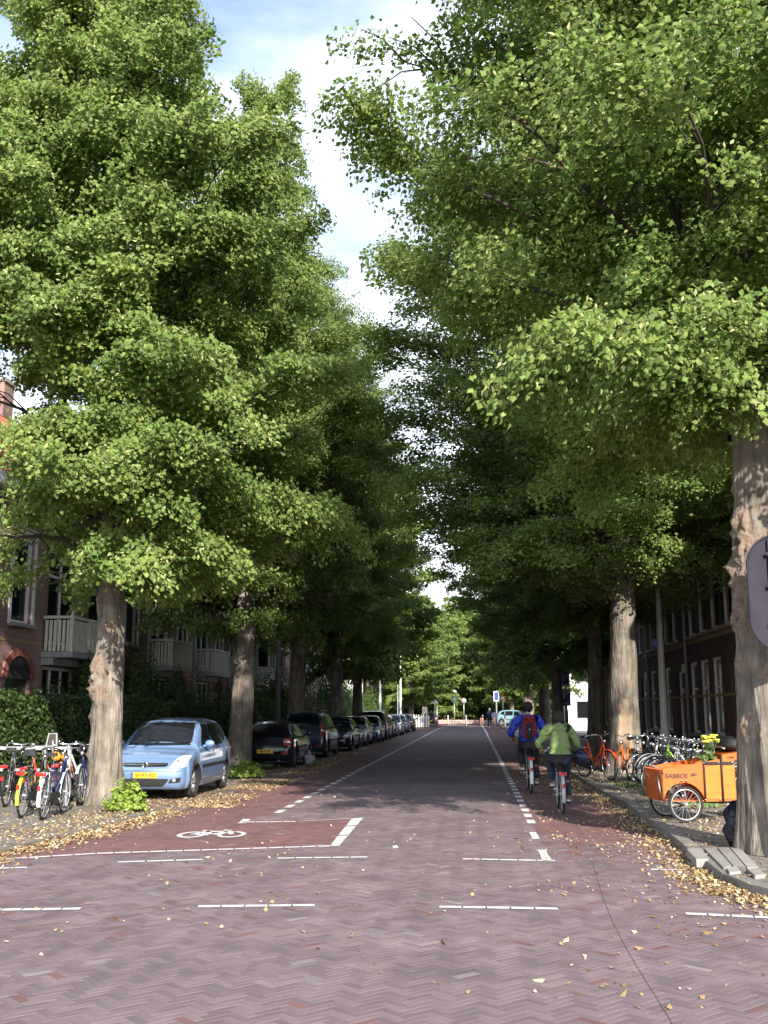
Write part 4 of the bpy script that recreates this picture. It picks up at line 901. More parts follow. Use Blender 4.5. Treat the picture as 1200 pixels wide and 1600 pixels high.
# ================================================================ CARS
m_tread = mat('tyre_tread', (.022, .022, .023), .85)
m_under = mat('car_underside', (.012, .012, .013), .8)
m_seam = mat('panel_gap', (.01, .01, .011), .7)
def paint(name, col, metal=.35): return mat(name, col, .28, metal=metal, var=.04, nscale=2, coat=.8)
TY = {   # x = half width at waist, stations: (y, hood/roof z, belt z, half width, roof half width, bottom z)
 'mpv': dict(L=4.05, w=.845, h=1.60, wb=(.80, 3.42), r=.315, st=[(0, .62, .60, .60, .5, .30), (.05, .74, .70, .72, .6, .22), (.28, .86, .83, .80, .70, .20), (.6, .95, .93, .83, .72, .20), (.82, 1.02, .97, .84, .70, .20), (.94, 1.08, .98, .845, .70, .20), (1.35, 1.38, .99, .845, .65, .20), (1.75, 1.55, 1.0, .845, .62, .20), (2.3, 1.60, 1.01, .845, .59, .20), (3.0, 1.59, 1.02, .845, .58, .20), (3.5, 1.55, 1.03, .84, .565, .20), (3.78, 1.46, 1.04, .82, .55, .22), (3.95, 1.10, 1.0, .79, .70, .24), (4.03, .80, .78, .74, .66, .28), (4.05, .6, .58, .66, .6, .32)],
             ws=[(.92, 1.02), (1.7, 1.51)], rw=[(3.72, 1.47), (3.95, 1.08)], side=[(1.28, 1.02, 2.12), (2.2, 1.03, 3.04), (3.12, 1.06, 3.55)], zr=1.50, zbelt=1.02),
 'hatch': dict(L=4.15, w=.86, h=1.42, wb=(.82, 3.38), r=.305, st=[(0, .58, .56, .62, .5, .30), (.05, .68, .64, .74, .6, .22), (.3, .78, .75, .82, .70, .19), (.8, .86, .84, .85, .74, .19), (1.15, .93, .90, .86, .72, .19), (1.3, .98, .91, .86, .68, .19), (1.75, 1.24, .92, .86, .62, .19), (2.1, 1.39, .93, .86, .58, .19), (2.5, 1.42, .94, .86, .57, .19), (3.0, 1.40, .95, .86, .565, .19), (3.45, 1.32, .96, .855, .56, .19), (3.85, 1.05, .95, .83, .62, .21), (4.05, .92, .86, .80, .70, .24), (4.13, .75, .72, .75, .66, .28), (4.15, .56, .54, .66, .6, .32)],
             ws=[(1.28, .97), (2.06, 1.37)], rw=[(3.42, 1.32), (3.88, 1.03)], side=[(1.62, .94, 2.3), (2.38, .95, 3.05), (3.12, .97, 3.42)], zr=1.33, zbelt=.95),
 'van': dict(L=4.35, w=.87, h=1.68, wb=(.85, 3.55), r=.32, st=[(0, .66, .64, .62, .5, .30), (.05, .78, .74, .76, .6, .22), (.3, .90, .87, .83, .72, .20), (.8, .99, .97, .86, .74, .20), (1.1, 1.08, 1.02, .87, .72, .20), (1.55, 1.38, 1.03, .87, .66, .20), (1.95, 1.60, 1.04, .87, .63, .20), (2.4, 1.67, 1.04, .87, .62, .20), (3.3, 1.68, 1.05, .87, .62, .20), (4.0, 1.64, 1.06, .86, .61, .21), (4.18, 1.56, 1.06, .85, .62, .22), (4.28, 1.1, 1.0, .83, .74, .24), (4.34, .8, .78, .78, .7, .28), (4.35, .6, .58, .7, .62, .32)],
             ws=[(1.12, 1.09), (1.90, 1.57)], rw=[(4.2, 1.55), (4.29, 1.12)], side=[(1.5, 1.08, 2.2), (2.28, 1.09, 3.2), (3.28, 1.10, 4.02)], zr=1.56, zbelt=1.08),
}
def car_profile(T):
    secs = []
    for (y, zt, zb, w, wr, z0) in T['st']:
        up = zt-zb; g = max(up, .02)
        half = [(0, z0), (w*.8, z0), (w*.95, z0+.03), (w*1.0, z0+.18), (w*1.0, (z0+zb)/2+.05), (w*.985, zb-.10 if zb-.1 > z0+.25 else zb*.8+z0*.2), (w*.955, zb)]
        if g > .12: half += [(w*.93-(w*.93-wr)*.35, zb+g*.35), (wr+.035, zb+g*.80), (wr-.03, zt-.045), (wr*.78, zt-.008), (wr*.4, zt+.008), (0, zt+.012)]
        else: half += [(w*.93, zb+g*.2), (w*.88, zb+g*.55), (w*.78, zb+g*.85), (w*.6, zt-.004), (w*.3, zt+.006), (0, zt+.01)]
        secs.append((y, half))
    return secs
def car_body(T, mp_):
    secs = car_profile(T); b = MB(); n = len(secs[0][1]); V = []
    # refine the stations with a smooth spline
    ys = np.array([s[0] for s in secs]); A = np.array([s[1] for s in secs])
    yy = np.unique(np.concatenate([ys, np.linspace(ys[0], ys[-1], 44)]))
    AA = np.stack([[np.interp(yy, ys, A[:, i, k]) for k in (0, 1)] for i in range(n)]).transpose(2, 0, 1)
    k3 = np.array([.25, .5, .25]); sm = AA.copy()
    for it in range(2):
        q = sm.copy(); q[1:-1] = .25*sm[:-2]+.5*sm[1:-1]+.25*sm[2:]; sm = q
    for i, y in enumerate(yy):
        row = [(x, y, z) for x, z in sm[i]]; row += [(-x, y, z) for x, y, z in row[-2:0:-1]]; V += row
    m = 2*n-2; b.smooth = True
    F_ = [(i*m+j, i*m+(j+1) % m, (i+1)*m+(j+1) % m, (i+1)*m+j) for i in range(len(yy)-1) for j in range(m)]
    F_ += [tuple(range(m-1, -1, -1)), tuple((len(yy)-1)*m+j for j in range(m))]
    b.add(V, F_); me = b.mesh('body', [mp_, m_under]); bm = bmesh.new(); bm.from_mesh(me); bmesh.ops.recalc_face_normals(bm, faces=bm.faces); bm.to_mesh(me)
    bvh = BVHTree.FromBMesh(bm); bm.free()
    # cut the wheel arches
    o = bpy.data.objects.new('cutting_body', me); S.collection.objects.link(o)
    c = MB()
    for yw in T['wb']:
        for s in (1, -1): c.tube([(s*(T['w']-.27), yw, T['r']+.01), (s*(T['w']+.2), yw, T['r']+.01)], T['r']+.055, 28)
    cm = c.mesh('cutter', m_under); co = bpy.data.objects.new('cutter', cm); S.collection.objects.link(co)
    md = o.modifiers.new('b', 'BOOLEAN'); md.object = co; md.operation = 'DIFFERENCE'; md.solver = 'EXACT'
    try: md.material_mode = 'TRANSFER'
    except Exception: pass
    dg = bpy.context.evaluated_depsgraph_get(); dg.update(); m2 = bpy.data.meshes.new_from_object(o.evaluated_get(dg)); m2.name = 'body'
    bpy.data.objects.remove(o); bpy.data.objects.remove(co); return m2, bvh
def patch(b, bvh, q, axis, n=8, m=6, off=.006, rnd=.0, sgn=1):
    """q: four 2-d corners; axis 'x': (y,z) cast sideways onto the flank, 'f'/'r': (x,z) cast onto nose/tail, 'z': (x,y) cast from above"""
    q = [Vector(p) for p in q]; vs = []
    for j in range(m+1):
        for i in range(n+1):
            u, v = i/n, j/m
            if rnd:
                uu, vv = 2*u-1, 2*v-1; k = math.hypot(uu, vv); mxv = max(abs(uu), abs(vv))
                if k > 0: f = 1-rnd*(1-mxv/k)*mxv; uu *= f; vv *= f
                u, v = (uu+1)/2, (vv+1)/2
            p = (q[0].lerp(q[1], u)).lerp(q[3].lerp(q[2], u), v)
            if axis == 'x': o, d = Vector((3*sgn, p.x, p.y)), Vector((-sgn, 0, 0))
            elif axis == 'f': o, d = Vector((p.x, -3, p.y)), Vector((0, 1, 0))
            elif axis == 'r': o, d = Vector((p.x, 9, p.y)), Vector((0, -1, 0))
            else: o, d = Vector((p.x, p.y, 5)), Vector((0, 0, -1))
            hit, nr, _, _ = bvh.ray_cast(o, d)
            if hit is None: hit, nr = (vs[-1] if vs else o+d*3), Vector((0, 0, 0))
            elif nr.dot(d) > 0: nr = -nr
            vs.append(hit+nr*off-d*off*.5)
    sm = b.smooth; b.smooth = True; b.add(vs, [(j*(n+1)+i, j*(n+1)+i+1, (j+1)*(n+1)+i+1, (j+1)*(n+1)+i) for j in range(m) for i in range(n)]); b.smooth = sm
BODY = {}
def rim_mesh(r, w, spokes=5):
    b = MB(); b.ring((0, 0, 0), r*.66, .022, 'x', 28, 6); b.tube([(-w*.3, 0, 0), (w*.12, 0, 0)], r*.15, 12)
    for k in range(spokes):
        a = 2*math.pi*k/spokes
        for dd in (-.11, .11):
            b.tube([(w*.08, math.cos(a+dd*.4)*r*.1, math.sin(a+dd*.4)*r*.1), (w*.18, math.cos(a+dd)*r*.65, math.sin(a+dd)*r*.65)], .019, 5)
    return b
def make_car(label, kind, pcol, loc, face, plate='65-XV-FD', group='cars parked along the left kerb', tail=None, sc=(1, 1, 1), detail=True, scars=False, chrome=True, darktrim=False, rz=0):
    """face -1: nose towards the camera, +1: tail towards the camera"""
    T = TY[kind]; L, w = T['L'], T['w']
    t = thing('parked_car', loc, label, 'car', group, rz=(0 if face < 0 else math.pi)+rz, sc=sc)
    c0 = -L/2; root = bpy.data.objects.new('body', None)
    key = (kind, pcol.name)
    if kind not in BODY: BODY[kind] = car_body(T, pcol)
    me0, bvh = BODY[kind]; me = me0.copy(); me.name = 'body'; me.materials[0] = pcol
    def put(name, b, m, par=None, kd=None):
        o = b.build(name, m, par if par is not None else t, None, kd)
        if par is None: o.location = (0, c0, 0)
        return o
    body = link('body', me, t, (0, c0, 0))
    (y0, z0), (y1, z1) = T['ws']; zr, zb = T['zr'], T['zbelt']
    b = MB(); patch(b, bvh, [(-w*.80, z0+.03), (w*.80, z0+.03), (w*.66, z1-.0), (-w*.66, z1-.0)], 'f', 14, 10, .008, .12); wsn = put('windscreen', b, m_glass)
    if detail:
        b = MB()
        for s in (-.35, .25): b.tube([(s*1.0, y0+.03, z0+.05), (s*1.0+.42, y0+.1, z0+.14)], .008, 4)
        b.build('wiper', m_black, wsn)
    (y3, z3), (y4, z4) = T['rw']
    b = MB(); patch(b, bvh, [(-w*.72, z4+.03), (w*.72, z4+.03), (w*.62, z3-.03), (-w*.62, z3-.03)], 'r', 12, 8, .008, .15); put('rear_window', b, m_glass)
    for s in (1, -1):
        for k, (ya, za, yb_) in enumerate(T['side']):
            b = MB(); zt = zr-.02
            if k == 0: q = [(ya, za), (yb_, za), (yb_, zt), (ya+(zt-za)*.95, zt-.02)]
            elif k == 1: q = [(ya, za), (yb_, za), (yb_, zt), (ya, zt)]
            else: q = [(ya, za), (yb_+.05, za+.12), (yb_-.12, zt-.06), (ya, zt)]
            patch(b, bvh, q, 'x', 6, 5, .007, .05, s); put('side_window', b, m_glass)
        if detail:
            b = MB()
            d1, d2, d3 = T['side'][0][0]-.12, T['side'][0][2]+.04, T['side'][1][2]+.04
            for yy in (d1, d2, d3):
                top = zb-.02; bot = .36 if yy < d3 else .62
                patch(b, bvh, [(yy-.005, bot), (yy+.005, bot), (yy+.005, top), (yy-.005, top)], 'x', 1, 8, .003, 0, s)
            patch(b, bvh, [(d1, .352), (d3-.1, .352), (d3-.1, .36), (d1, .36)], 'x', 8, 1, .003, 0, s)
            patch(b, bvh, [(d1-.0, .60), (d3, .60), (d3, .655), (d1, .655)], 'x', 8, 1, .010, 0, s); put('door_trim', b, m_seam, None, 'stuff')
            b = MB()
            for yy in (d2-.28, d3-.26): b.tube([(s*(w*.985+.0), yy, zb-.12), (s*(w*.985+.03), yy+.03, zb-.115), (s*(w*.985+.03), yy+.17, zb-.11), (s*(w*.985), yy+.2, zb-.11)], .014, 6)
            put('door_handle', b, pcol, None, 'stuff')
        b = MB(); b.ball((s*(w+.10), T['side'][0][0]+.06, zb+.06), .12, 12, 8, (.85, .45, .62)); b.tube([(s*(w-.06), T['side'][0][0]+.10, zb), (s*(w+.05), T['side'][0][0]+.08, zb+.02)], .03, 6); put('wing_mirror', b, pcol if not darktrim else m_black)
    r = T['r']
    for yw in T['wb']:
        for s in (1, -1):
            wt = bpy.data.objects.new('wheel', None); S.collection.objects.link(wt); wt.parent = t; wt.location = (s*(w-.115), c0+yw, r+.005); wt.rotation_euler.z = 0 if s > 0 else math.pi
            b = MB(); b.ring((0, 0, 0), r*.83, r*.175, 'x', 32, 8); q = [(0, 0), (0, 0)]
            b.tube([(-.09, 0, 0), (.07, 0, 0)], r*.90, 32, cap=False); b.build('tyre', m_tread, wt)
            b = MB(); b.tube([(-.05, 0, 0), (-.02, 0, 0)], r*.68, 24); b.build('brake_disc', m_under, wt)
            rim_mesh(r, .2).build('rim', m_alu, wt)
    # nose
    b = MB(); patch(b, bvh, [(-w*.50, .655 if kind != 'hatch' else .60), (w*.50, .655 if kind != 'hatch' else .60), (w*.56, .735 if kind != 'hatch' else .67), (-w*.56, .735 if kind != 'hatch' else .67)], 'f', 12, 4, .006, .2); gr = put('grille', b, m_under)
    zg = .695 if kind != 'hatch' else .635
    b = MB(); patch(b, bvh, [(-w*.54, zg-.012), (w*.54, zg-.012), (w*.54, zg+.014), (-w*.54, zg+.014)], 'f', 12, 1, .02); b.build('chrome_bar', m_chrome if chrome else pcol, gr)
    hit = bvh.ray_cast(Vector((0, -3, zg)), Vector((0, 1, 0)))[0]
    b = MB(); b.ring((0, hit.y-.035, zg), .052, .009, 'y', 24, 6)
    if kind == 'mpv': b.add([(-.075, hit.y-.04, zg-.012), (.0, hit.y-.04, zg-.016), (.075, hit.y-.04, zg+.016), (.0, hit.y-.04, zg+.012)], [(0, 1, 2, 3)])
    b.build('badge', m_chrome, gr)
    for s in (1, -1):
        b = MB(); zl = .66 if kind != 'hatch' else .60
        q = [(s*w*.57, zl-.04), (s*w*.90, zl-.02), (s*w*.95, zl+.21), (s*w*.74, zl+.20)]
        if s < 0: q = [q[1], q[0], q[3], q[2]]
        patch(b, bvh, q, 'f', 6, 6, .012, .2); hl_ = put('headlight', b, m_lens)
        b = MB(); h2 = bvh.ray_cast(Vector((s*w*.76, -3, zl+.08)), Vector((0, 1, 0)))[0]
        if h2: b.ring((s*w*.76, h2.y-.02, zl+.08), .045, .008, 'y', 16, 5); b.build('lamp_ring', m_chrome, hl_)
        b = MB(); q = [(s*w*.56, .34), (s*w*.82, .36), (s*w*.84, .46), (s*w*.62, .43)]
        if s < 0: q = [q[1], q[0], q[3], q[2]]
        patch(b, bvh, q, 'f', 4, 4, .008, .2); fg = put('fog_light_recess', b, m_under)
        h2 = bvh.ray_cast(Vector((s*w*.70, -3, .40)), Vector((0, 1, 0)))[0]
        if h2: b = MB(); b.tube([(s*w*.70, h2.y-.02, .40), (s*w*.70, h2.y-.005, .40)], .035, 14); b.build('fog_light', m_lens, fg)
    b = MB(); patch(b, bvh, [(-w*.46, .29), (w*.46, .29), (w*.60, .43), (-w*.60, .43)], 'f', 10, 4, .008, .15); put('lower_intake', b, m_under)
    if detail:
        b = MB(); patch(b, bvh, [(-w*.86, .575), (w*.86, .575), (w*.86, .585), (-w*.86, .585)], 'f', 16, 1, .004)
        for s in (1, -1): patch(b, bvh, [(s*w*.70-.004, .84), (s*w*.70+.004, .84), (s*w*.80+.004, T['ws'][0][1]-.04), (s*w*.80-.004, T['ws'][0][1]-.04)], 'f', 1, 10, .004)
        put('bonnet_gap', b, m_seam, None, 'stuff')
    def plate_at(y, z, sg):
        b = MB(); b.box((0, 0, 0), (.52, .012, .115)); pl = b.build('number_plate', m_yellow, t); pl.location = (0, c0+y, z); pl.rotation_euler.z = 0 if sg < 0 else math.pi
        MB().bx((-.26, -.0085, -.055), (-.222, -.0065, .055)).build('country_band', m_signblue, pl)
        o = link('lettering', text_mesh(plate, .092, m_ink, .001, .002, 1.02), pl, (.018, -.0095, -.002)); o.rotation_euler = (math.pi/2, 0, 0)
    hf = bvh.ray_cast(Vector((0, -3, .50)), Vector((0, 1, 0)))[0]; plate_at(hf.y-.015, .50, -1)
    zrp = .52 if kind == 'hatch' else .62
    hr = bvh.ray_cast(Vector((0, 9, zrp)), Vector((0, -1, 0)))[0]; plate_at(hr.y+.015, zrp, 1)
    # tail
    for s in (1, -1):
        b = MB()
        if kind == 'hatch': q = [(s*w*.66, .70), (s*w*.93, .70), (s*w*.90, .90), (s*w*.64, .90)]
        else: q = [(s*w*.80, .78), (s*w*.93, .78), (s*w*.86, 1.22), (s*w*.76, 1.22)] if kind == 'van' else [(s*w*.72, .78), (s*w*.93, .78), (s*w*.90, 1.10), (s*w*.74, 1.10)]
        if s < 0: q = [q[1], q[0], q[3], q[2]]
        patch(b, bvh, q, 'r', 5, 6, .012, .1); tl = put('tail_light', b, m_red)
        b = MB(); zc = (q[0][1]+q[2][1])/2; q2 = [(p[0]*.99, zc-.03 if p[1] < zc else zc+.03) for p in q]
        patch(b, bvh, q2, 'r', 4, 2, .017, .1); b.build('reversing_lamp', m_lens, tl)
        b = MB(); q = [(s*w*.60, .44), (s*w*.82, .44), (s*w*.82, .49), (s*w*.60, .49)]
        if s < 0: q = [q[1], q[0], q[3], q[2]]
        patch(b, bvh, q, 'r', 3, 2, .008); put('rear_reflector', b, m_red)
    b = MB(); patch(b, bvh, [(-w*.9, .40), (w*.9, .40), (w*.9, .43), (-w*.9, .43)], 'r', 12, 1, .012); patch(b, bvh, [(-w*.78, .66), (w*.78, .66), (w*.78, .668), (-w*.78, .668)], 'r', 12, 1, .004); put('bumper_trim', b, m_seam, None, 'stuff')
    b = MB(); b.tube([(-w*.5, L-.25, .24), (-w*.5, L-.0, .23)], .025, 8); put('exhaust_pipe', b, m_steel)
    if kind == 'van':
        b = MB()
        for s in (1, -1): b.tube([(s*.56, 1.95, T['h']-.02), (s*.57, 2.2, T['h']+.03), (s*.56, 3.4, T['h']+.015), (s*.55, 3.6, T['h']-.06)], .016, 6)
        put('roof_rail', b, pcol, None, 'stuff')
    b = MB(); b.tube([(0, 2.0, T['h']-.02), (.0, 2.25, T['h']+.18)], [.006, .003], 4); put('aerial', b, m_black)
    b = MB(); 
    for s in (.22, -.62):
        b.box((s+.2, T['ws'][1][0]+.45, 1.0), (.42, .12, .5)); b.box((s+.2, T['ws'][1][0]+.45, 1.30), (.24, .1, .18))
    put('seats', b, m_under, None, 'stuff')
    return t
p_lblue = paint('light_blue_metallic', (.20, .31, .53)); p_blk = paint('blue_black_paint', (.012, .014, .024)); p_navy = paint('navy_paint', (.012, .02, .055)); p_silver = paint('silver_paint', (.42, .48, .50)); p_mblue = paint('mid_blue_paint', (.10, .17, .32)); p_wine = paint('wine_red_paint', (.035, .012, .018)); p_grey = paint('grey_paint_metallic', (.16, .16, .18)); p_dk = paint('dark_grey_paint', (.03, .03, .033)); p_lil = paint('pale_lilac_paint', (.35, .36, .44)); p_turq = paint('pale_turquoise_paint', (.28, .48, .55))
g = G(305, 1251)
make_car('light blue metallic minivan with yellow plate parked nose first beside the knobbly linden', 'mpv', p_lblue, (-5.58-.85, 20.7+2.0, .012), -1, sc=(1, 1, .975))
make_car('blue-black hatchback showing its tail and yellow plate right of the second linden', 'hatch', p_blk, (-5.42-.88, 32.0+2.1, .012), 1, '38-FL-SS', tail=1, sc=(1, 1, .98))
make_car('dark navy minivan with tall tail lamps half hidden by the third linden', 'van', p_navy, (-5.35-.88, 38.6+2.2, .012), 1, '51-NB-KT')
make_car('dark grey car in shade nose first between the third and fourth lindens', 'hatch', p_dk, (-6.05, 47.0, .012), -1, '12-RT-GB')
make_car('silver hatchback nose first with dark windscreen right of the fourth linden', 'hatch', p_silver, (-5.1-.92, 53.2, .012), -1, '77-DH-ZL')
make_car('mid blue car nose first just behind the silver hatchback', 'hatch', p_mblue, (-5.0-.86, 58.6, .012), -1, '23-GS-PL')
make_car('tall dark wine red car with its tail lamps showing, behind the mid blue car', 'van', p_wine, (-5.0-.86, 63.6, .012), 1, '64-LK-VV')
make_car('dark grey car between the wine red one and the pale lilac one', 'hatch', p_grey, (-5.0-.86, 69.0, .012), 1, '90-KF-TT')
make_car('pale lilac car nose first before the estate with the pale tail', 'hatch', p_lil, (-4.95-.86, 74.5, .012), -1, '45-PP-XD')
make_car('pale blue-grey car with red lamps, last but one of the left row', 'hatch', p_mblue, (-4.95-.86, 81.5, .012), 1, '18-ZB-NN')
make_car('dark car at the far end of the left parked row near the white fence', 'hatch', p_dk, (-4.9-.86, 88.5, .012), 1, '31-JX-HD')
make_car('pale turquoise car parked across the far right corner behind the posts', 'mpv', p_turq, (spx(803, 112)+.3, 112, ZP+.02), -1, '55-VD-LR', group='far cars at the junction', rz=1.2)
make_car('dark car standing at the far left junction beside the fence end', 'hatch', p_dk, (spx(673, 117)-.2, 122, .012), 1, '66-HH-BK', group='far cars at the junction')

# ================================================================ BICYCLES   (built heading +x, standing on z=0)
def bpaint(name, col): return mat('bicycle_'+name, col, .35, var=.05, coat=.5)
b_blk = bpaint('black', (.015, .015, .017)); b_or = bpaint('orange', (.62, .12, .01)); b_ro = bpaint('red_orange', (.70, .07, .012)); b_wh = bpaint('white', (.7, .72, .72)); b_green = bpaint('lime', (.25, .62, .03)); b_blue = bpaint('blue', (.012, .02, .10)); b_sil = bpaint('silver', (.45, .47, .5)); b_dg = bpaint('dark_green', (.02, .06, .03)); b_yg = bpaint('yellow_green', (.36, .50, .05)); b_red = bpaint('red', (.4, .02, .015))
WR = .345
WHEEL = {}
def bike_wheel(par, x, rad=WR, tyre=m_tread, rimm=None, name='wheel', y=0.):
    rimm = rimm or m_steel
    w_ = bpy.data.objects.new(name, None); S.collection.objects.link(w_); w_.parent = par; w_.location = (x, y, rad)
    k = (rad, rimm.name)
    if k not in WHEEL:
        a = MB(); a.ring((0, 0, 0), rad-.02, .02, 'y', 36, 6); A = a.mesh('tyre', tyre)
        b = MB(); b.ring((0, 0, 0), rad-.045, .011, 'y', 36, 5); B = b.mesh('rim', rimm)
        c = MB(); c.tube([(0, -.045, 0), (0, .045, 0)], .022, 8)
        for i in range(20):
            an = 2*math.pi*i/20; s = .03 if i % 2 else -.03; a2 = an+(.35 if i % 4 < 2 else -.35)
            c.tube([(.02*math.cos(a2), s, .02*math.sin(a2)), ((rad-.045)*math.cos(an), 0, (rad-.045)*math.sin(an))], .0018, 3, cap=False)
        WHEEL[k] = (A, B, c.mesh('spokes', m_steel))
    A, B, C_ = WHEEL[k]; link('tyre', A, w_); link('rim', B, w_); link('spokes', C_, w_, kind='stuff'); return w_
def bicycle(label, loc, rz, frame=b_blk, fender=None, step=True, lean=0., steer=0., carrier=True, group=None, basket=None, lampc=None, bags=False, sc=1., guard=True, white_grip=False, crate=None, seat=None, kick=True):
    t = thing('bicycle', loc, label, 'bicycle', group, rz, sc); t.rotation_euler.x = lean
    fender = fender or frame; hub_f, hub_r = (.60, 0, WR), (-.50, 0, WR); bb = (-.04, 0, .29); st_ = (-.22, 0, .86)
    ht, hb = (.40, 0, .93), (.465, 0, .70)
    b = MB(); b.tube([bb, st_], .017, 8); b.tube([ht, hb], .021, 8)
    if step: b.tube([hb, (.32, 0, .52), (.1, 0, .35), bb], .022, 8); b.tube([(.43, 0, .84), (.25, 0, .6), (.02, 0, .45), (-.10, 0, .50)], .017, 8)
    else: b.tube([hb, bb], .02, 8); b.tube([(.41, 0, .89), (-.205, 0, .82)], .017, 8)
    for s in (1, -1): b.tube([bb, (-.2, s*.05, .31), (-.5, s*.055, WR)], .010, 6); b.tube([(-.2, 0, .78), (-.26, s*.05, .68), (-.5, s*.055, WR)], .009, 6)
    b.build('frame', frame, t)
    F_ = bpy.data.objects.new('front_assembly', None)
    b = MB()
    for s in (1, -1): b.tube([(.47, s*.035, .69), (.52, s*.05, .52), (.60, s*.052, WR)], .011, 6)
    b.build('fork', frame, t)
    b = MB(); b.tube([(.40, 0, .93), (.375, 0, 1.04)], .014, 8); b.tube([(.14, .30, 1.02), (.26, .29, 1.05), (.36, .2, 1.07), (.39, .08, 1.05), (.385, 0, 1.04), (.39, -.08, 1.05), (.36, -.2, 1.07), (.26, -.29, 1.05), (.14, -.30, 1.02)], .011, 8); b.build('handlebar', m_chrome, t)
    for s in (1, -1): MB().tube([(.12, s*.30, 1.018), (.25, s*.292, 1.048)], .017, 8).build('grip', b_wh if white_grip else m_black, t)
    b = MB(); b.tube([(.35, .19, 1.06), (.27, .24, 1.03)], .007, 5); b.tube([(.35, -.19, 1.06), (.27, -.24, 1.03)], .007, 5); b.ball((.33, .16, 1.10), .025, 8, 5); b.build('brake_levers', m_chrome, t, kind='stuff')
    b = MB(); b.tube([st_, (-.245, 0, .95)], .013, 8); b.build('seat_post', m_chrome, t)
    b = MB(); b.prism([(-.14, -.09), (-.155, 0), (-.14, .09), (-.02, .075), (.06, .03), (.14, .018), (.145, -.018), (.06, -.03), (-.02, -.075)], .945, 1.0, lambda u, v, w: (u-.25, v*(1 if w < .97 else .85), w+(.012 if u < 0 else 0))); b.build('saddle', seat or m_black, t)
    bike_wheel(t, .60); bike_wheel(t, -.50)
    for x, a0, a1 in ((-.5, R(20), R(200)), (.6, R(35), R(190))):
        if not guard: continue
        b = MB(); N_ = 16; vs = []
        for i in range(N_+1):
            a = a0+(a1-a0)*i/N_; ww = .028
            for (dy, dr) in ((-ww, 0), (0, .012), (ww, 0)): vs.append((x+(WR+.018+dr)*math.cos(a), dy, WR+(WR+.018+dr)*math.sin(a)))
        b.add(vs, [(i*3+j, i*3+j+1, i*3+j+4, i*3+j+3) for i in range(N_) for j in (0, 1)]); b.smooth = True; b.build('mudguard', fender, t)
    b = MB(); b.tube([(-.18, -.06, .29), (-.04, -.06, .29)], .075, 10) if False else b.prism([(-.56, .30), (-.5, .40), (.02, .39), (.09, .31), (.03, .22), (-.5, .27)], -.075, -.045, lambda u, v, w: (u, w, v)); b.build('chain_case', m_black, t)
    b = MB(); b.tube([(-.04, -.09, .29), (-.04, .09, .29)], .014, 6); b.tube([(-.04, -.09, .29), (.03, -.10, .15)], .010, 6); b.tube([(-.04, .09, .29), (-.11, .10, .43)], .010, 6); b.build('crank', m_chrome, t)
    MB().box((.03, -.145, .15), (.09, .08, .022)).build('pedal', m_black, t); MB().box((-.11, .145, .43), (.09, .08, .022)).build('pedal', m_black, t)
    if carrier:
        b = MB()
        for s in (-.06, 0, .06): b.tube([(-.28, s, .735), (-.78, s, .725)], .006, 5)
        b.tube([(-.28, -.06, .735), (-.28, .06, .735)], .006, 5); b.tube([(-.78, -.06, .725), (-.78, .06, .725)], .006, 5)
        for s in (1, -1): b.tube([(-.5, s*.06, WR), (-.62, s*.065, .73)], .006, 5)
        b.build('carrier', m_chrome if frame is not b_blk else b_blk, t)
        b = MB(); b.box((-.80, 0, .70), (.03, .13, .05)); b.build('rear_light', m_red, t)
    MB().ball((.50, 0, .90), .05, 10, 7, (1, .9, 1)).build('headlight', m_chrome, t)
    if kick: MB().tube([(-.42, .07, .32), (-.36, .16, .04)], .008, 5).build('kickstand', m_steel, t)
    b = MB(); b.box((-.885, 0, .50), (.006, .045, .07)); b.build('reflector', m_red, t)
    if bags:
        for s in (1, -1): b = MB(); b.box((-.55, s*.14, .55), (.34, .12, .32), taper=.94); b.build('pannier', bags if not isinstance(bags, bool) else m_black, t)
    if basket:
        b = MB()
        for k in range(9):
            for (u, v) in ((-.14+.035*k, -.12), (-.14+.035*k, .12)): b.tube([(.58+u, v, 1.02), (.58+u*.85, v*.85, .82)], .004, 3)
        for z in (.82, .89, .96, 1.02): q = .85+.15*(z-.82)/.2; b.tube([(.58-.15*q, -.13*q, z), (.58+.15*q, -.13*q, z), (.58+.15*q, .13*q, z), (.58-.15*q, .13*q, z)], .005, 4, closed=True)
        b.build('basket', m_black, t)
    if crate:
        b = MB(); b.bx((.42, -.16, .78), (.74, .16, .80)); [b.bx((.42, y, z), (.74, y+.015, z+.05)) for y in (-.16, .145) for z in (.82, .90, .98)]; [b.bx((x, -.145, z), (x+.015, .145, z+.05)) for x in (.42, .725) for z in (.82, .90, .98)]; [b.bx((x, y, .80), (x+.02, y+.02, 1.03)) for x in (.43, .71) for y in (-.145, .125)]; b.build('crate', crate, t)
    return t
def bl_(px, py, Y=None, z=ZP): p = G(px, py, z); return p
gr = 'bicycles in the left rack'; ZL = .072
def at(px, py, z): p = G(px, py, z); return p
def place_rear(px, py, z, rz):
    """location so that the rear tyre touches the ground at this picture point"""
    p = G(px, py, z); return (p.x+.5*math.cos(rz), p.y+.5*math.sin(rz), z)
a = R(97)
bicycle('black bicycle with a yellow-green rear mudguard and red lamp at the left of the rack', place_rear(34, 1278, ZL, a), a, b_blk, b_yg, group=gr, lean=.04)
bicycle('bright red-orange bicycle leaning in the left rack', place_rear(52, 1264, ZL, R(96)), R(96), b_ro, b_blk, group=gr, lean=-.16)
bicycle('black bicycle with a white rear mudguard near the middle of the left rack', place_rear(68, 1281, ZL, R(96)), R(96), b_blue, b_wh, group=gr, lean=.03, white_grip=False)
p = G(90, 1258, ZL); bicycle('dark bicycle with an orange bag on its handlebar at the right of the left rack', (p.x+.1, p.y+.55, ZL), R(-96), b_blk, b_blk, group=gr, lean=.02, step=False)
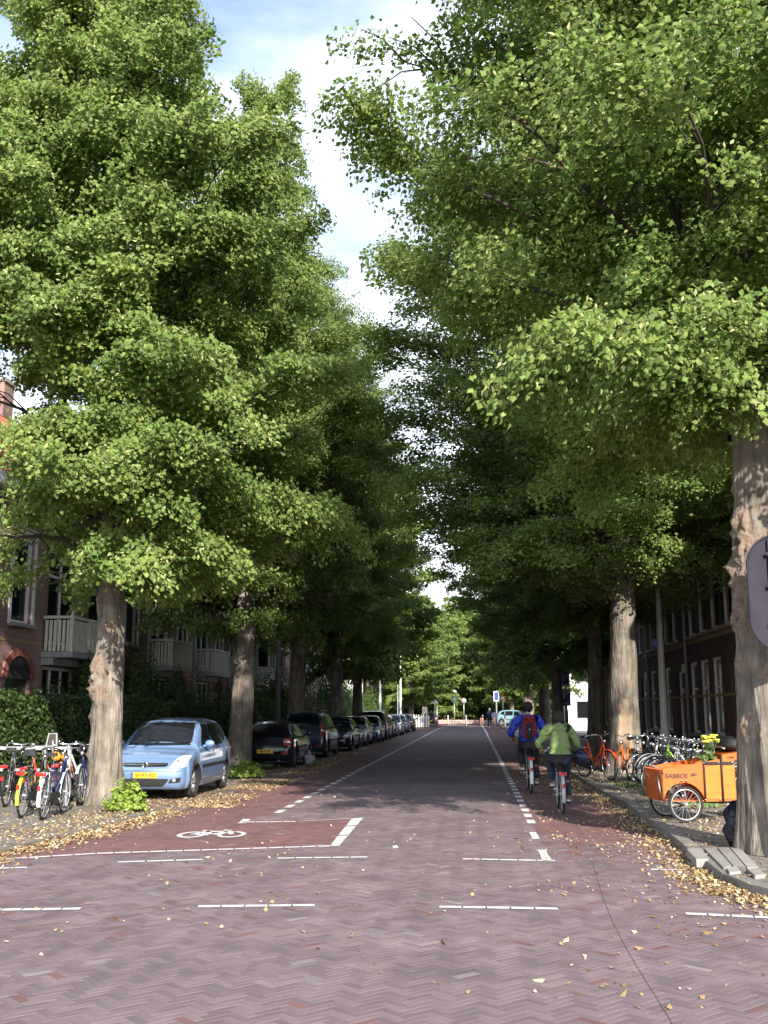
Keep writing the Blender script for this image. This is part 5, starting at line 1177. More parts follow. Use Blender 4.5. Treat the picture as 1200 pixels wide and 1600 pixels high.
bicycle('silver bicycle with orange frame tubes behind the white mudguard in the left rack', (-7.55, 19.5, ZL), R(100), b_or, b_blk, group=gr, lean=-.05, step=False)
bicycle('blue bicycle at the right end of the left rack', (-7.15, 19.7, ZL), R(-84), b_blue, b_sil, group=gr, lean=.05)
bicycle('black bicycle cut by the left picture edge', (-8.35, 19.1, ZL), R(100), b_blk, b_blk, group=gr)
# galvanised rack with two rails
y0 = 19.0; q = [P(v, 1175, y0).x for v in (-60, 22, 70, 109)]
t = thing('bicycle_rack', (q[3], y0, .07), 'two-railed silver steel bicycle rack under the hedge', 'bicycle rack')
zt, zl = P(60, 1169, y0).z-.07, P(60, 1203, y0).z-.07
b = MB(); b.bx((q[0]-q[3], -.03, zt-.03), (.02, .03, zt+.03)); b.build('top_rail', m_steel, t)
b = MB(); b.bx((q[0]-q[3], -.025, zl-.025), (-.02, .025, zl+.025)); b.build('low_rail', m_steel, t)
for v in q[:]: MB().bx((v-q[3]-.03, -.029, .0), (v-q[3]+.03, .029, zt-.031)).build('upright', m_steel, t)
MB().tube([(.0, .0, zt-.05), (.22, .5, 0)], .022, 8).build('stay', m_steel, t)
for k in range(9): MB().tube([(-.25-k*.36, -.03, zl), (-.25-k*.36, -.28, zl-.05), (-.25-k*.36, -.30, .35), (-.25-k*.36, -.03, .3)], .01, 6).build('wheel_holder', m_steel, t)
b = MB(); 
t = thing('child_seat', (P(83, 1160, 18.9).x, 18.85, zt+.11), 'grey child seat shell sticking up above the left rack', 'child seat')
b = MB(); b.tube([(-.11, 0, 0), (-.07, .02, .22), (.07, .02, .22), (.09, 0, 0)], .018, 6, closed=True); b.build('shell_rim', m_greypaint, t); MB().prism([(-.09, .01), (-.06, .2), (.06, .2), (.08, .01)], .03, .05, lambda u, v, w: (u, w, v)).build('shell', m_poledark, t)
MB().tube([(0, .04, .1), (0, .06, -.14)], .02, 6).build('bracket', m_steel, t)
t = thing('bag', (P(96, 1170, 18.7).x, 18.62, P(96, 1177, 18.7).z-.07), 'small orange bag hanging on a handlebar in the left rack', 'bag')
MB().ball((-.06, 0, .02), .09, 10, 7, (1, .6, .9), .4).ball((.10, 0, -.0), .065, 10, 7, (1, .6, .9), .4).build('pouch', mat('orange_cloth', (.60, .26, .02), .8), t); MB().tube([(-.06, 0, .09), (.02, .05, .16), (.1, 0, .05)], .008, 5).build('strap', m_black, t)
# right side: two orange bicycles against the wounded linden
go_ = 'bicycles against the wounded linden'
bicycle('plain orange bicycle leaning on the trunk with the oval wound', (r2.x-.62, r2.y-3.6, ZP), R(-112), b_or, b_or, group=go_, lean=-.1, white_grip=True)
bicycle('orange-red bicycle with a dark blue pannier behind the plain orange one', (r2.x-1.15, r2.y-2.6, ZP), R(-62), b_ro, b_ro, group=go_, lean=.08, bags=mat('navy_cloth', (.02, .03, .09), .8), white_grip=True)
bicycle('silver bicycle with white handlebar nearest the wounded trunk', (r2.x-.28, r2.y-3.3, ZP), R(-100), b_sil, b_blk, group=go_, lean=-.06, step=False, white_grip=True)
# rack on the right pavement: bicycles side by side, noses to the street
gb = 'bicycles in the right rack'
labs = [('black bicycle at the near right end of the right rack behind the box trike', b_blk, b_blk), ('black bicycle with wire basket second from the box trike', b_blk, b_blk), ('dark green bicycle behind the orange box', b_dg, b_blk), ('silver bicycle with bright handlebar above the orange box', b_sil, b_blk), ('purple-white bicycle with cream saddle above the orange box', b_wh, b_blk),
        ('lime green framed bicycle in the middle of the right rack', b_green, b_blk), ('black bicycle with pale front lamp left of the lime one', b_blk, b_sil), ('blue-grey bicycle near the left end of the right rack', b_sil, b_sil), ('black bicycle with round lamp at the left end of the right rack', b_blk, b_blk), ('dark bicycle nearest to the wounded trunk in the right rack', b_blk, b_blk)]
for i, (lab, fc, fd) in enumerate(labs):
    x, y = 4.08+random.uniform(-.07, .07)-.012*i, 19.9+i*.56
    bicycle(lab, (x+.35, y, ZP), R(190+random.uniform(-7, 7)), fc, fd, step=(i % 3 != 1), group=gb, lean=random.uniform(-.06, .06), basket=(i in (1, 4)), white_grip=(i in (3, 4, 7)), seat=m_cream if i == 4 else None)
t = thing('bicycle_rack', (3.85, 19.7, ZP), 'row of bent steel wheel hoops under the bicycles on the right pavement', 'bicycle rack')
me = MB().tube([(0, -.05, 0), (0, -.06, .55), (0, 0, .62), (0, .06, .55), (0, .05, 0)], .012, 6).mesh('hoop', m_steel)
for k in range(10): link('hoop', me, t, (-.0-.02*k, .2+k*.58, 0))
MB().tube([(.03, 0, .04), (-.17, 5.8, .04)], .02, 6).build('base_rail', m_steel, t)

# ---------------------------------------------------------------- box trike
m_ply = mat('orange_plywood', (.48, .095, .006), .45, mottle=.12, col2=(.56, .125, .009), nscale=3, stretch=(1, 1, 6), coat=.3)
m_ply2 = mat('light_orange_plywood', (.56, .14, .010), .45, mottle=.12, col2=(.64, .18, .013), nscale=3, stretch=(1, 1, 6), coat=.3)
pw = G(1073, 1286, ZP); ra = R(189); dv = Vector((math.cos(ra), math.sin(ra))); nv = Vector((-dv.y, dv.x))
# local frame: +x nose, +y its right-hand... wheel at (0, +.42) is the near one
near = .43
cx, cy = pw.x-nv.x*near, pw.y-nv.y*near
t = thing('cargo_trike', (cx, cy, ZP), 'orange plywood box trike parked on the right pavement', 'cargo trike', rz=ra)
rw_ = .262
for s in (1, -1): bike_wheel(t, 0, rw_, m_tread, m_alu, 'front_wheel', s*near)
bike_wheel(t, -1.30, .30, name='rear_wheel')
# box: flanks with a wheel arch cut out of the lower edge
prof = [(.30, .30), (.36, .76), (-.62, .92), (-.62, .30), (-.32, .30)]+[(.0+.315*math.cos(a), .262+.315*math.sin(a)) for a in np.linspace(R(173), R(7), 12)]
wy = .36
for s in (1, -1):
    b = MB(); pr = prof[::-1]; b.prism(pr, s*wy-.009, s*wy+.009, lambda u, v, w: (u, w, v)); b.build('side_panel', m_ply, t)
b = MB(); b.add([(.30, -wy, .30), (.30, wy, .30), (.36, wy, .76), (.36, -wy, .76), (.285, -wy, .30), (.285, wy, .30), (.345, wy, .76), (.345, -wy, .76)], [(0, 1, 2, 3), (7, 6, 5, 4), (3, 2, 6, 7)]); b.build('front_panel', m_ply, t)
MB().bx((-.625, -wy, .30), (-.61, wy, .92)).build('rear_panel', m_ply, t); MB().bx((-.61, -wy, .30), (.28, wy, .315)).build('floor_panel', m_ply, t)
for (xa, xb) in ((-.40, -.17), (-.61, -.43)):
    b = MB(); b.prism([(xa-.17, .34), (xb-.17, .34), (xb-.17, .80), (xa-.17, .83)], wy+.010, wy+.022, lambda u, v, w: (u, w, v)); b.build('door_panel', m_ply2, t)
b = MB(); b.prism([(-.80, .32), (-.61, .30), (-.61, .93), (-.80, .93)], -wy, wy+.009, lambda u, v, w: (u, w, v)); b.build('side_panel', m_ply, t)
b = MB(); b.bx((-.79, wy+.01, .835), (-.33, wy+.03, .875)); b.build('lid_hinge', m_blackgloss, t)
b = MB(); b.tube([(-.59, wy+.035, .28), (-.59, wy+.035, .95)], .014, 6); b.tube([(-.32, wy+.028, .31), (-.32, wy+.028, .9)], .010, 6); b.build('strap', m_black, t)
b = MB()
for x, z in ((-.32, .86), (-.55, .86), (-.76, .86), (-.32, .33), (-.55, .33), (.02, .60), (-.05, .60), (.30, .72), (.27, .33)): b.tube([(x, wy+.009, z), (x, wy+.04, z)], .012, 8)
b.build('bolts', m_chrome, t, kind='stuff')
MB().prism([(-.62, .92), (-.95, .98), (-.95, 1.02), (-.62, .98)], -wy, wy, lambda u, v, w: (u, w, v)).build('rear_shelf', m_ply, t)
MB().bx((-.95, -wy, .90), (-.80, wy, .975)).build('shelf_rail', m_ply, t)
for s in (1, -1):
    b = MB(); N_ = 14; vs = []
    for i in range(N_+1):
        a_ = R(165-150*i/N_)
        for dy in (-.035, .035): vs.append((.0-(rw_+.03)*math.cos(a_)*-1, s*near+dy, rw_+(rw_+.03)*math.sin(a_)))
    b.add(vs, [(2*i, 2*i+1, 2*i+3, 2*i+2) for i in range(N_)]); b.build('mudguard', m_blackgloss, t)
b = MB(); b.tube([(.33, -wy-.02, .76), (.40, -wy, .60), (.36, -wy, .32)], .016, 6); b.tube([(.38, wy, .70), (.36, wy+.01, .45), (.30, wy+.01, .28)], .012, 6); b.tube([(.36, -wy, .785), (.40, 0, .79), (.36, wy, .785)], .012, 6); b.build('bumper_tube', m_chrome, t)
b = MB(); b.tube([(-.3, 0, .28), (-.75, 0, .26), (-1.3, 0, .30)], .024, 8); b.tube([(-.8, 0, .27), (-1.05, 0, .8)], .02, 8); b.tube([(-1.0, 0, .7), (-1.3, .06, .30)], .012, 6); b.tube([(-1.0, 0, .7), (-1.3, -.06, .30)], .012, 6); b.tube([(0, -near, rw_), (0, near, rw_)], .016, 8); b.build('frame', m_blackgloss, t)
b = MB(); b.prism([(-.14, -.09), (-.14, .09), (.14, .02), (.14, -.02)], .88, .94, lambda u, v, w: (u-1.08, v, w)); b.build('saddle', m_black, t)
b = MB(); b.tube([(-.70, -.28, 1.06), (-.66, -.2, 1.09), (-.64, 0, 1.08), (-.66, .2, 1.09), (-.70, .28, 1.06)], .014, 8); b.tube([(-.64, 0, 1.08), (-.64, 0, .9)], .014, 6); b.build('handlebar', m_chrome, t)
b = MB(); b.tube([(-.60, -.33, .93), (-.58, -.33, 1.22), (-.56, -.2, 1.26), (-.56, .1, 1.26), (-.58, .2, 1.22)], .012, 6); b.build('canopy_hoop', m_steel, t)
b = MB(); b.ball((-.88, -.05, 1.13), .2, 14, 9, (.9, 1.8, .55), .3); b.build('folded_canopy', m_black, t)
b = MB(); b.tube([(-1.28, .1, .55), (-1.5, .15, .6), (-1.28, .12, .45)], .05, 8); b.ball((-1.18, .16, .56), .14, 10, 8, (1, .6, 1.2), .6); b.build('rear_bag', mat('white_bag', (.6, .6, .64), .5), t)
# lettering on the flank
q = thing('lettering', (0, 0, 0), None, None); q.parent = t
for k_ in ('label', 'category'):
    if k_ in q: del q[k_]
lt = text_mesh('BABBOE', .095, m_ink, .001, .003, 1.0)
def put_text(me_, x, z, rot=0):
    o = link('letters', me_, q, (x, wy+.011, z)); o.rotation_euler = (math.pi/2, rot, math.pi); return o
put_text(lt, .10, .665, -.0); put_text(text_mesh('BIG', .06, m_ink, .001, .003, 1.0), -.165, .685, -.15)
# flowers in the box
fp = Vector((cx, cy))-dv*.47+nv*.22
t = thing('flower_bunch', (fp.x, fp.y, ZP+.72), 'bunch of pale yellow flowers sticking out of the trike box', 'flowers')
b = MB(); rd = random.Random(5); hb_ = MB()
for k in range(20):
    a_, r_ = rd.uniform(0, 6.28), rd.uniform(0, .15); e = Vector((r_*math.cos(a_), r_*math.sin(a_), rd.uniform(.43, .54)))
    b.tube([(0, 0, 0), e*.6+Vector((0, 0, .05)), e], .004, 4)
    for p_ in range(6): w_ = p_*1.047; hb_.ball(e+Vector((.022*math.cos(w_), .022*math.sin(w_), .01)), .02, 6, 4, (1, 1, .7))
b.build('stems', m_bush, t, kind='stuff'); hb_.build('blossoms', mat('yellow_petal', (.80, .74, .12), .7, trans=.2), t, kind='stuff')
link('leaves', bush_leaves('leaves', 60, (0, 0, .12), (.12, .12, .24), .09, m_bush, 2), t, kind='stuff')
# dark refuse bag by the corner linden
p = G(1164, 1326, ZP)
t = thing('refuse_bag', (p.x, p.y+.15, ZP), 'blue-black refuse bag slumped against the corner linden', 'refuse bag')
b = MB(); b.ball((0, 0, .24), .27, 22, 16, (.8, .8, 1.0), .35); b.ball((.02, 0, .50), .09, 10, 6, (.8, .8, 1.2), .5); b.build('sack', mat('black_plastic', (.012, .014, .03), .3, bump=.8, bscale=9, bdist=.08), t); b = MB(); b.tube([(.02, 0, .50), (.06, .03, .62), (.1, 0, .64)], [.04, .05, .07], 8); b.build('knot', MATS['black_plastic'], t)
p = G(483, 1192, ZL)
t = thing('refuse_bag', (p.x, p.y, .02), 'pale grey plastic bag at the foot of the third linden', 'refuse bag')
b = MB(); b.ball((0, 0, .16), .17, 18, 12, (1, .9, 1), .4); b.build('sack', mat('pale_plastic', (.42, .44, .50), .4, bump=.8, bscale=9, bdist=.06), t); MB().ball((.0, 0, .36), .06, 8, 6, (.8, .8, 1.4), .4).build('knot', MATS['pale_plastic'], t)
# ================================================================ PEOPLE
m_skin = mat('skin', (.50, .28, .19), .55, var=.06)
def skinmesh(name, V, E, m, sub=2, root=0, wr=0.):
    me = bpy.data.meshes.new(name); me.from_pydata([v[0] for v in V], E, []); me.update()
    o = bpy.data.objects.new(name, me); S.collection.objects.link(o)
    md = o.modifiers.new('skin', 'SKIN'); md.use_smooth_shade = True; md.branch_smoothing = .4
    for i, v in enumerate(V):
        r = v[1]; d = me.skin_vertices[0].data[i]; d.radius = (r, r) if not isinstance(r, tuple) else r; d.use_root = (i == root)
    sb = o.modifiers.new('s', 'SUBSURF'); sb.levels = sb.render_levels = sub
    dg = bpy.context.evaluated_depsgraph_get(); dg.update(); m2 = bpy.data.meshes.new_from_object(o.evaluated_get(dg)); m2.name = name
    bpy.data.objects.remove(o); bpy.data.meshes.remove(me); m2.materials.clear(); m2.materials.append(m)
    if wr:
        nr = [v_.normal.copy() for v_ in m2.vertices]
        for v_, q_ in zip(m2.vertices, nr):
            c_ = v_.co; v_.co = c_+q_*wr*(noise.noise(Vector((c_.x*9, c_.y*9, c_.z*17)))+.6*noise.noise(Vector((c_.x*20+5, c_.y*20, c_.z*34))))
    m2.polygons.foreach_set('use_smooth', np.ones(len(m2.polygons), bool)); return m2
def person(label, loc, rz, J, top, bot, hair, shoe, sc=1., bulk=1., group=None, hat=False, hair_up=0., sit=True):
    """J: joints by name; builds one body, jacket, trousers, shoes, hair"""
    t = thing('person', loc, label, 'person', group, rz, sc)
    V, E, ix = [], [], {}
    def v(n, p, r, par=None):
        ix[n] = len(V); V.append((Vector(p), r))
        if par is not None: E.append((ix[par], ix[n]))
    J = {k: Vector(p) for k, p in J.items()}
    v('pel', J['pel'], .13); v('wai', J['wai'], .115, 'pel'); v('che', J['che'], .09, 'wai'); v('nb', J['nb'], .06, 'che'); v('nk', J['nk'], .055, 'nb')
    hd = J['head']; fw = J.get('fw', Vector((1, 0, 0)))
    v('h0', hd-Vector((0, 0, .05)), .072, 'nk'); v('h1', hd+Vector((0, 0, .025)), .098, 'h0'); v('h2', hd+Vector((0, 0, .085)), .07, 'h1')
    v('nose', hd+fw*.105-Vector((0, 0, .03)), .014, 'h0')
    for s, a in ((1, 'l'), (-1, 'r')):
        sh, el, wr, ha = J['sh'+a], J['el'+a], J['wr'+a], J['ha'+a]
        v('sh'+a, sh*.6+J['nb']*.4-Vector((0, 0, .07)), .03, 'che'); v('el'+a, el, .034, 'sh'+a); v('wr'+a, wr, .028, 'el'+a); v('ha'+a, ha, .034, 'wr'+a)
        d = (ha-wr).normalized(); sd_ = Vector((0, 1, 0)) if abs(d.y) < .8 else Vector((1, 0, 0)); sd_ = (sd_-d*sd_.dot(d)).normalized(); dn = Vector((0, 0, -1)); 
        for f, (o_, ln) in enumerate(((-.03, .06), (-.01, .072), (.01, .068), (.03, .052))):
            b0 = ha+sd_*o_+d*.03; v(a+'f%d' % f, b0, .0095, 'ha'+a); v(a+'g%d' % f, b0+d*ln*.5, .0085, a+'f%d' % f); v(a+'k%d' % f, b0+d*ln*.65+dn*ln*.5, .0075, a+'g%d' % f)
        tb = ha-d*.01+sd_*(-s)*.035; v(a+'t0', tb, .011, 'ha'+a); v(a+'t1', tb+d*.035+sd_*(-s)*.015+dn*.02, .009, a+'t0')
        v('hi'+a, J['hi'+a], .09, 'pel'); v('kn'+a, J['kn'+a], .06, 'hi'+a); v('ca'+a, J['kn'+a].lerp(J['an'+a], .35)-fw*.015, .052, 'kn'+a); v('an'+a, J['an'+a], .036, 'ca'+a); v('to'+a, J['to'+a], .03, 'an'+a)
        v('ear'+a, hd+Vector((-fw.y, fw.x, 0))*s*.088, .016, 'h1')
    body = link('body', skinmesh('body', V, E, m_skin), t)
    b = MB()
    for s in (1, -1): b.ball(hd+fw*.083+Vector((-fw.y, fw.x, 0))*s*.032+Vector((0, 0, .012)), .013, 8, 6)
    b.build('eye', mat('eye_white', (.7, .7, .68), .2), body, kind='stuff'); b = MB(); b.tube([hd+fw*.086+Vector((-fw.y, fw.x, 0))*s*.025-Vector((0, 0, .062)) for s in (-1, 1)], .006, 5); b.build('mouth', mat('lips', (.4, .13, .11), .6), body)
    # jacket
    k = bulk; V, E, ix = [], [], {}
    v('hem', J['pel'].lerp(J['wai'], -.05)+Vector((0, 0, .0)), .185*k); v('pel', J['pel'].lerp(J['wai'], .5), .175*k, 'hem'); v('wai', J['wai'], .165*k, 'pel'); v('che', J['che'], .17*k, 'wai'); v('uch', J['che'].lerp(J['nb'], .55), .145*k, 'che'); v('nb', J['nb'], .085*k, 'uch'); v('col', J['nk'].lerp(J['nb'], .4), .072, 'nb')
    for a in 'lr':
        v('cl'+a, J['che'].lerp(J['nb'], .55).lerp(J['sh'+a], .55), .12*k, 'uch'); v('sh'+a, J['sh'+a], .092*k, 'cl'+a); mid = J['sh'+a].lerp(J['el'+a], .5); v('um'+a, mid, .078*k, 'sh'+a); v('el'+a, J['el'+a], .066*k, 'um'+a); v('fa'+a, J['el'+a].lerp(J['wr'+a], .5), .056*k, 'el'+a); v('wr'+a, J['wr'+a], .043, 'fa'+a)
    link('jacket', skinmesh('jacket', V, E, top, root=2, sub=3 if loc[1] < 50 else 1, wr=.022), t)
    V, E, ix = [], [], {}
    v('pel', J['pel']+Vector((0, 0, .02)), .155)
    for a in 'lr':
        v('hi'+a, J['hi'+a], .115, 'pel'); v('th'+a, J['hi'+a].lerp(J['kn'+a], .5), .098, 'hi'+a); v('kn'+a, J['kn'+a], .078, 'th'+a); v('ca'+a, J['kn'+a].lerp(J['an'+a], .4), .073, 'kn'+a); v('an'+a, J['an'+a]-(J['kn'+a]-J['an'+a]).normalized()*.02, .062, 'ca'+a)
    link('trousers', skinmesh('trousers', V, E, bot, sub=3 if loc[1] < 50 else 1, wr=.018), t)
    for a in 'lr':
        an, to = J['an'+a], J['to'+a]; d = (to-an); d2 = Vector((d.x, d.y, 0)); d2 = d2.normalized() if d2.length > .02 else fw
        V = [(an+Vector((0, 0, -.0)), .046), (an-d2*.03-Vector((0, 0, .045)), .045), (to, .042), (to+d2*.05, .03)]
        sh_ = link('shoe', skinmesh('shoe', V, [(0, 1), (1, 2), (2, 3)], shoe, root=1), t)
        q = an-d2*.05-Vector((0, 0, .085)); e = to+d2*.08-Vector((0, 0, .035)); sdv = Vector((-d2.y, d2.x, 0))*.035
        b = MB(); b.add([q-sdv, q+sdv, e+sdv, e-sdv, q-sdv+Vector((0, 0, .02)), q+sdv+Vector((0, 0, .02)), e+sdv+Vector((0, 0, .02)), e-sdv+Vector((0, 0, .02))], [(3, 2, 1, 0), (4, 5, 6, 7), (0, 1, 5, 4), (1, 2, 6, 5), (2, 3, 7, 6), (3, 0, 4, 7)]); b.build('sole', m_white, sh_)
    b = MB(); b.ball(hd+Vector((0, 0, .045))-fw*.018, .112, 18, 12, (1.02, .93, 1.0), .25)
    if hair_up: b.ball(hd+Vector((0, 0, .0))-fw*.04, .10, 14, 9, (.9, .98, 1.15), .3)
    b.build('hat' if hat else 'hair', hair, t); return t
m_bluej = mat('royal_blue_jacket', (.012, .045, .42), .55, var=.2, nscale=9, bump=.5, bscale=14, bdist=.03)
m_greenj = mat('sage_green_jacket', (.155, .225, .08), .75, var=.12, nscale=9, bump=.6, bscale=12, bdist=.03)
m_trous = mat('dark_trousers', (.014, .015, .020), .75, var=.2, bump=.4, bscale=14, bdist=.03); m_jeans = mat('navy_trousers', (.016, .022, .042), .75, var=.2, bump=.4, bscale=14, bdist=.03)
m_hair1 = mat('black_hat', (.010, .009, .009), .85); m_hair2 = mat('dark_brown_hair', (.018, .009, .009), .7, bump=.5, bscale=60); m_hairw = mat('white_hair', (.6, .6, .58), .8)
m_shoe = mat('grey_shoe', (.30, .29, .30), .6, var=.2)
SIT = dict(pel=(-.25, 0, 1.02), wai=(-.215, 0, 1.16), che=(-.12, 0, 1.38), nb=(-.05, 0, 1.50), nk=(-.02, 0, 1.56), head=(.02, 0, 1.655),
           shl=(-.07, .19, 1.455), shr=(-.07, -.19, 1.455), ell=(.0, .30, 1.22), elr=(.0, -.30, 1.22), wrl=(.10, .31, 1.09), wrr=(.10, -.31, 1.09), hal=(.165, .302, 1.062), har=(.165, -.302, 1.062),
           hil=(-.23, .095, .985), hir=(-.23, -.095, .985), knl=(.17, .15, .86), knr=(.13, -.13, .60), anl=(-.17, .145, .545), anr=(-.01, -.145, .27), tol=(-.07, .145, .475), tor=(.09, -.145, .20))
def cyclist_at(px, py, hd_deg, sc): 
    a = R(hd_deg); p = G(px, py, .006); return (p.x+.5*sc*math.cos(a), p.y+.5*sc*math.sin(a), .006), a
c1, a1 = cyclist_at(830, 1241, 90.5, 1.06)
bicycle('black bicycle ridden by the man in the blue jacket', c1, a1, b_blk, b_wh, sc=1.06, kick=False)
J1 = dict(SIT); J1['ell'] = (-.03, .37, 1.20); J1['elr'] = (-.03, -.37, 1.20)
person('person in a royal blue jacket with a red backpack cycling away, left of the two', c1, a1, J1, m_bluej, m_trous, m_hair1, m_shoe, 1.06, 1.12, 'cyclists riding away', hat=True)
t = thing('backpack', (c1[0], c1[1], c1[2]), 'red and black backpack on the blue jacketed cyclist', 'backpack', rz=a1, sc=1.06)
m_pack = mat('red_cloth', (.20, .010, .016), .75, var=.2, bump=.4, bscale=12); m_packb = mat('black_cloth', (.014, .013, .015), .8)
tilt = Matrix.Rotation(R(16), 3, 'Y')
def packbox(c, d, m, nm, seg=3):
    me = bpy.data.meshes.new(nm); bm = bmesh.new(); bmesh.ops.create_cube(bm, size=1)
    bmesh.ops.scale(bm, vec=d, verts=bm.verts); bmesh.ops.bevel(bm, geom=bm.edges[:], offset=min(d)*.3, segments=3, affect='EDGES'); bmesh.ops.rotate(bm, cent=(0, 0, 0), matrix=tilt, verts=bm.verts)
    bm.to_mesh(me); bm.free(); me.materials.append(m); me.polygons.foreach_set('use_smooth', np.ones(len(me.polygons), bool)); return link(nm, me, t, c)
packbox((-.37, 0, 1.27), (.15, .25, .44), m_pack, 'main_bag'); packbox((-.455, 0, 1.22), (.06, .13, .36), m_packb, 'front_pocket'); packbox((-.335, 0, 1.46), (.16, .23, .10), m_pack, 'lid')
b = MB(); b.tube([(-.50, 0, 1.28), (-.49, .0, 1.22)], .008, 5); b.build('zip_tab', m_chrome, t)
for s in (1, -1): MB().tube([(-.30, s*.09, 1.47), (-.12, s*.12, 1.56), (.03, s*.14, 1.46), (.02, s*.17, 1.30), (-.22, s*.19, 1.12)], .017, 6).build('strap', m_pack, t)
c2, a2 = cyclist_at(879.5, 1272, 90, .97)
bicycle('black bicycle with a white rear mudguard ridden by the person in green', c2, a2, b_blk, b_sil, sc=.97, kick=False)
J2 = dict(SIT); J2['ell'] = (.02, .36, 1.20); J2['elr'] = (-.02, -.33, 1.18); J2['head'] = (.05, .0, 1.64)
person('person in a sage green jacket and dark trousers cycling away, right of the two', c2, a2, J2, m_greenj, m_jeans, m_hair2, m_shoe, .97, 1.17, 'cyclists riding away', hair_up=1)
t = thing('bag', (c2[0]+.38, c2[1]+.1, .80), 'dark blue bag hanging from the right handlebar of the green jacketed cyclist', 'bag')
MB().ball((0, 0, .12), .15, 16, 10, (1, .7, .8), .35).build('pouch', mat('navy_nylon', (.02, .028, .07), .4, bump=.5, bscale=14), t); MB().tube([(-.06, 0, .22), (-.07, .05, .27), (-.02, 0, .22)], .008, 5).build('strap', m_black, t)
STAND = dict(pel=(0, 0, .95), wai=(0, 0, 1.08), che=(0, 0, 1.32), nb=(0, 0, 1.47), nk=(0, 0, 1.53), head=(.02, 0, 1.63), shl=(0, .19, 1.43), shr=(0, -.19, 1.43), ell=(-.04, .25, 1.16), elr=(.03, -.25, 1.16), wrl=(.0, .26, .93), wrr=(.10, -.26, .95), hal=(.01, .26, .86), har=(.13, -.26, .89),
             hil=(0, .09, .93), hir=(0, -.09, .93), knl=(.07, .09, .52), knr=(-.01, -.09, .52), anl=(.14, .09, .11), anr=(-.20, -.09, .14), tol=(.26, .09, .05), tor=(-.09, -.09, .06))
Yw = 108; sw_ = P(765, 1120, Yw).x
person('white-haired person in a dark blue coat walking away at the far end of the street', (sw_, Yw, .006), R(95), STAND, mat('dark_blue_coat', (.012, .016, .07), .7), m_trous, m_hairw, m_trous, 1.08, 1.1, 'walkers at the far end of the street')
person('person in a white top walking right of the white-haired one', (P(772.5, 1120, Yw).x, Yw-.3, .006), R(100), STAND, mat('white_shirt', (.62, .60, .62), .7), mat('beige_trousers', (.40, .33, .29), .8), m_hair2, m_trous, .98, 1.0, 'walkers at the far end of the street')

# ================================================================ FALLEN LEAVES
m_dry = mat('dry_leaf', (.25, .15, .06), .8, col2=(.42, .29, .13), nscale=.9, island=.3, trans=.15)
m_pale = mat('pale_dry_leaf', (.46, .38, .25), .7, island=.22)
g = np.random.default_rng(99); pts = []
def addp(x, y, z): pts.append(np.stack([x, y, z], 1))
def curve_scatter(line, n, spread, z, side=1, p=1.):
    L = [Vector(a) for a in line]; seg = np.array([(L[i+1]-L[i]).length for i in range(len(L)-1)]); k = g.choice(len(seg), n, p=seg/seg.sum()); u = g.random(n)
    A = np.array(L)[k]; B_ = np.array(L)[k+1]; d = B_-A; nn = np.stack([-d[:, 1], d[:, 0]], 1)/np.linalg.norm(d, axis=1)[:, None]
    q = np.abs(g.normal(0, spread, n)); cl = .5+.5*np.sin(A[:, 0]*3+u*9+k*1.3); keep = g.random(n) < .35+.65*cl
    X = A+d*u[:, None]+nn*(q*side)[:, None]; X = X[keep]; q = q[keep]; addp(X[:, 0], X[:, 1], z+np.clip(.05-q*.12, 0, .05)*g.random(len(q)))
curve_scatter([tuple(p) for p in KL], 5200, .22, .008, -1)
curve_scatter([tuple(p) for p in KL], 3600, .9, .078, 1)
curve_scatter([(RC, 40)]+[tuple(p) for p in KR], 7500, .30, .008, -1)
curve_scatter([tuple(p) for p in KR[5:]], 2600, .16, .008, -1)
curve_scatter([(RC, 40)]+[tuple(p) for p in KR], 3200, .9, ZP+.008, 1)
curve_scatter([(LC, y) for y in (19.5, 24, 30, 45, 70)][::-1], 4200, .26, .012, 1) if False else None
def area(x0, x1, y0, y1, n, z, power=1.):
    X = g.uniform(x0, x1, n); Y_ = y0+(y1-y0)*g.random(n)**power; f = np.array([noise.noise(Vector((a*.9, b_*.9, 1.5))) for a, b_ in zip(X, Y_)]); kp = g.random(n) < np.clip(.55+f*1.6, .05, 1)
    addp(X[kp], Y_[kp], np.full(kp.sum(), z))
area(-7.0, -4.6, 19.4, 60, 13000, .014, 1.5)
area(-5.4, -4.4, 19.4, 45, 4500, .014, 1.3)
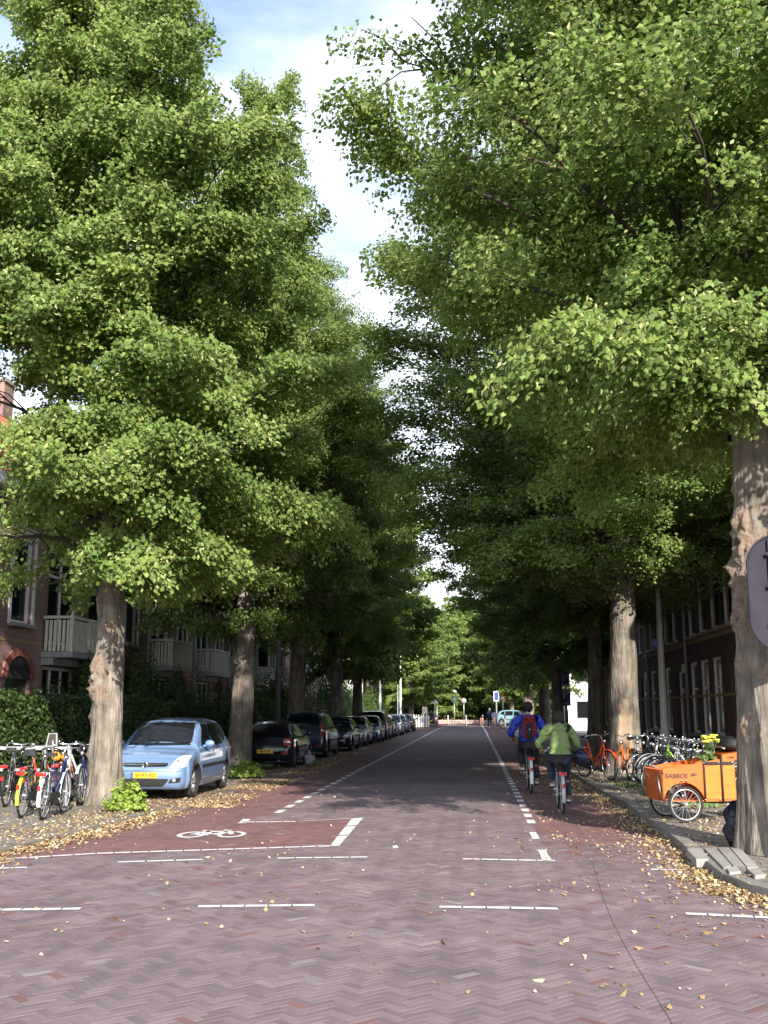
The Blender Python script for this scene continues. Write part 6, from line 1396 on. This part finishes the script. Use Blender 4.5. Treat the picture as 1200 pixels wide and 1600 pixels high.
area(-9.3, -7.0, 15, 45, 4500, .078, 1.2)
area(3.0, 7.0, 15, 42, 6500, ZP+.008, 1.3)
area(1.0, 2.5, 15, 40, 1500, .008, 1.2)
area(-6.5, 4.5, 6, 19, 900, .008); area(.5, 4.6, 6.5, 15, 900, .008); area(-5, 2.5, 19, 60, 1100, .010)
Q = np.concatenate(pts)
inR = inpoly(Q[:, 0], Q[:, 1], PR); inL = inpoly(Q[:, 0], Q[:, 1], PL)
Q[:, 2] = np.where(inR, ZP+.006+.0, np.where(inL, .076, Q[:, 2]))+g.uniform(0, .006, len(Q))
kp = (Q[:, 1] > 5.8); Q = Q[kp]; n = len(Q)
NN = np.stack([g.normal(0, .45, n), g.normal(0, .45, n), np.ones(n)], 1); sz = g.uniform(.022, .052, n)*np.where(g.random(n) < .06, 1.7, 1)
me = leaf_mesh('fallen_leaves', Q+np.array([0, 0, .004]), NN, g.normal(0, 1, (n, 3)), sz, [m_dry, m_pale], (g.random(n) < .38).astype(int)*0)
mi = (g.random(n) < .38).astype(np.int32); me.polygons.foreach_set('material_index', mi)
o = link('fallen_leaves', me, kind='stuff'); o['label'] = 'straw yellow fallen leaves along the kerbs and scattered over the paving'; o['category'] = 'leaves'
# tufts of grass and moss at the kerb foot
n = 900; kk = g.integers(0, 8, n); cen = np.array([(4.2, 15.8), (4.4, 15.0), (3.9, 19.2), (-7.0, 19.4), (3.3, 24), (4.1, 27.5), (-6.2, 31.5), (4.0, 30.)])[kk]
Q = np.stack([cen[:, 0]+g.normal(0, .14, n), cen[:, 1]+g.normal(0, .2, n), np.full(n, .12)+g.uniform(0, .05, n)], 1)
o = link('grass_tufts', leaf_mesh('grass_tufts', Q, np.stack([g.normal(0, 1, n), -np.ones(n), np.full(n, .2)], 1), np.array([0, 0, 1.])+g.normal(0, .35, (n, 3)), g.uniform(.04, .09, n), [m_bush], np.zeros(n, int)), kind='stuff')
o['label'] = 'small tufts of grass growing at tree feet and kerb edges'; o['category'] = 'grass'
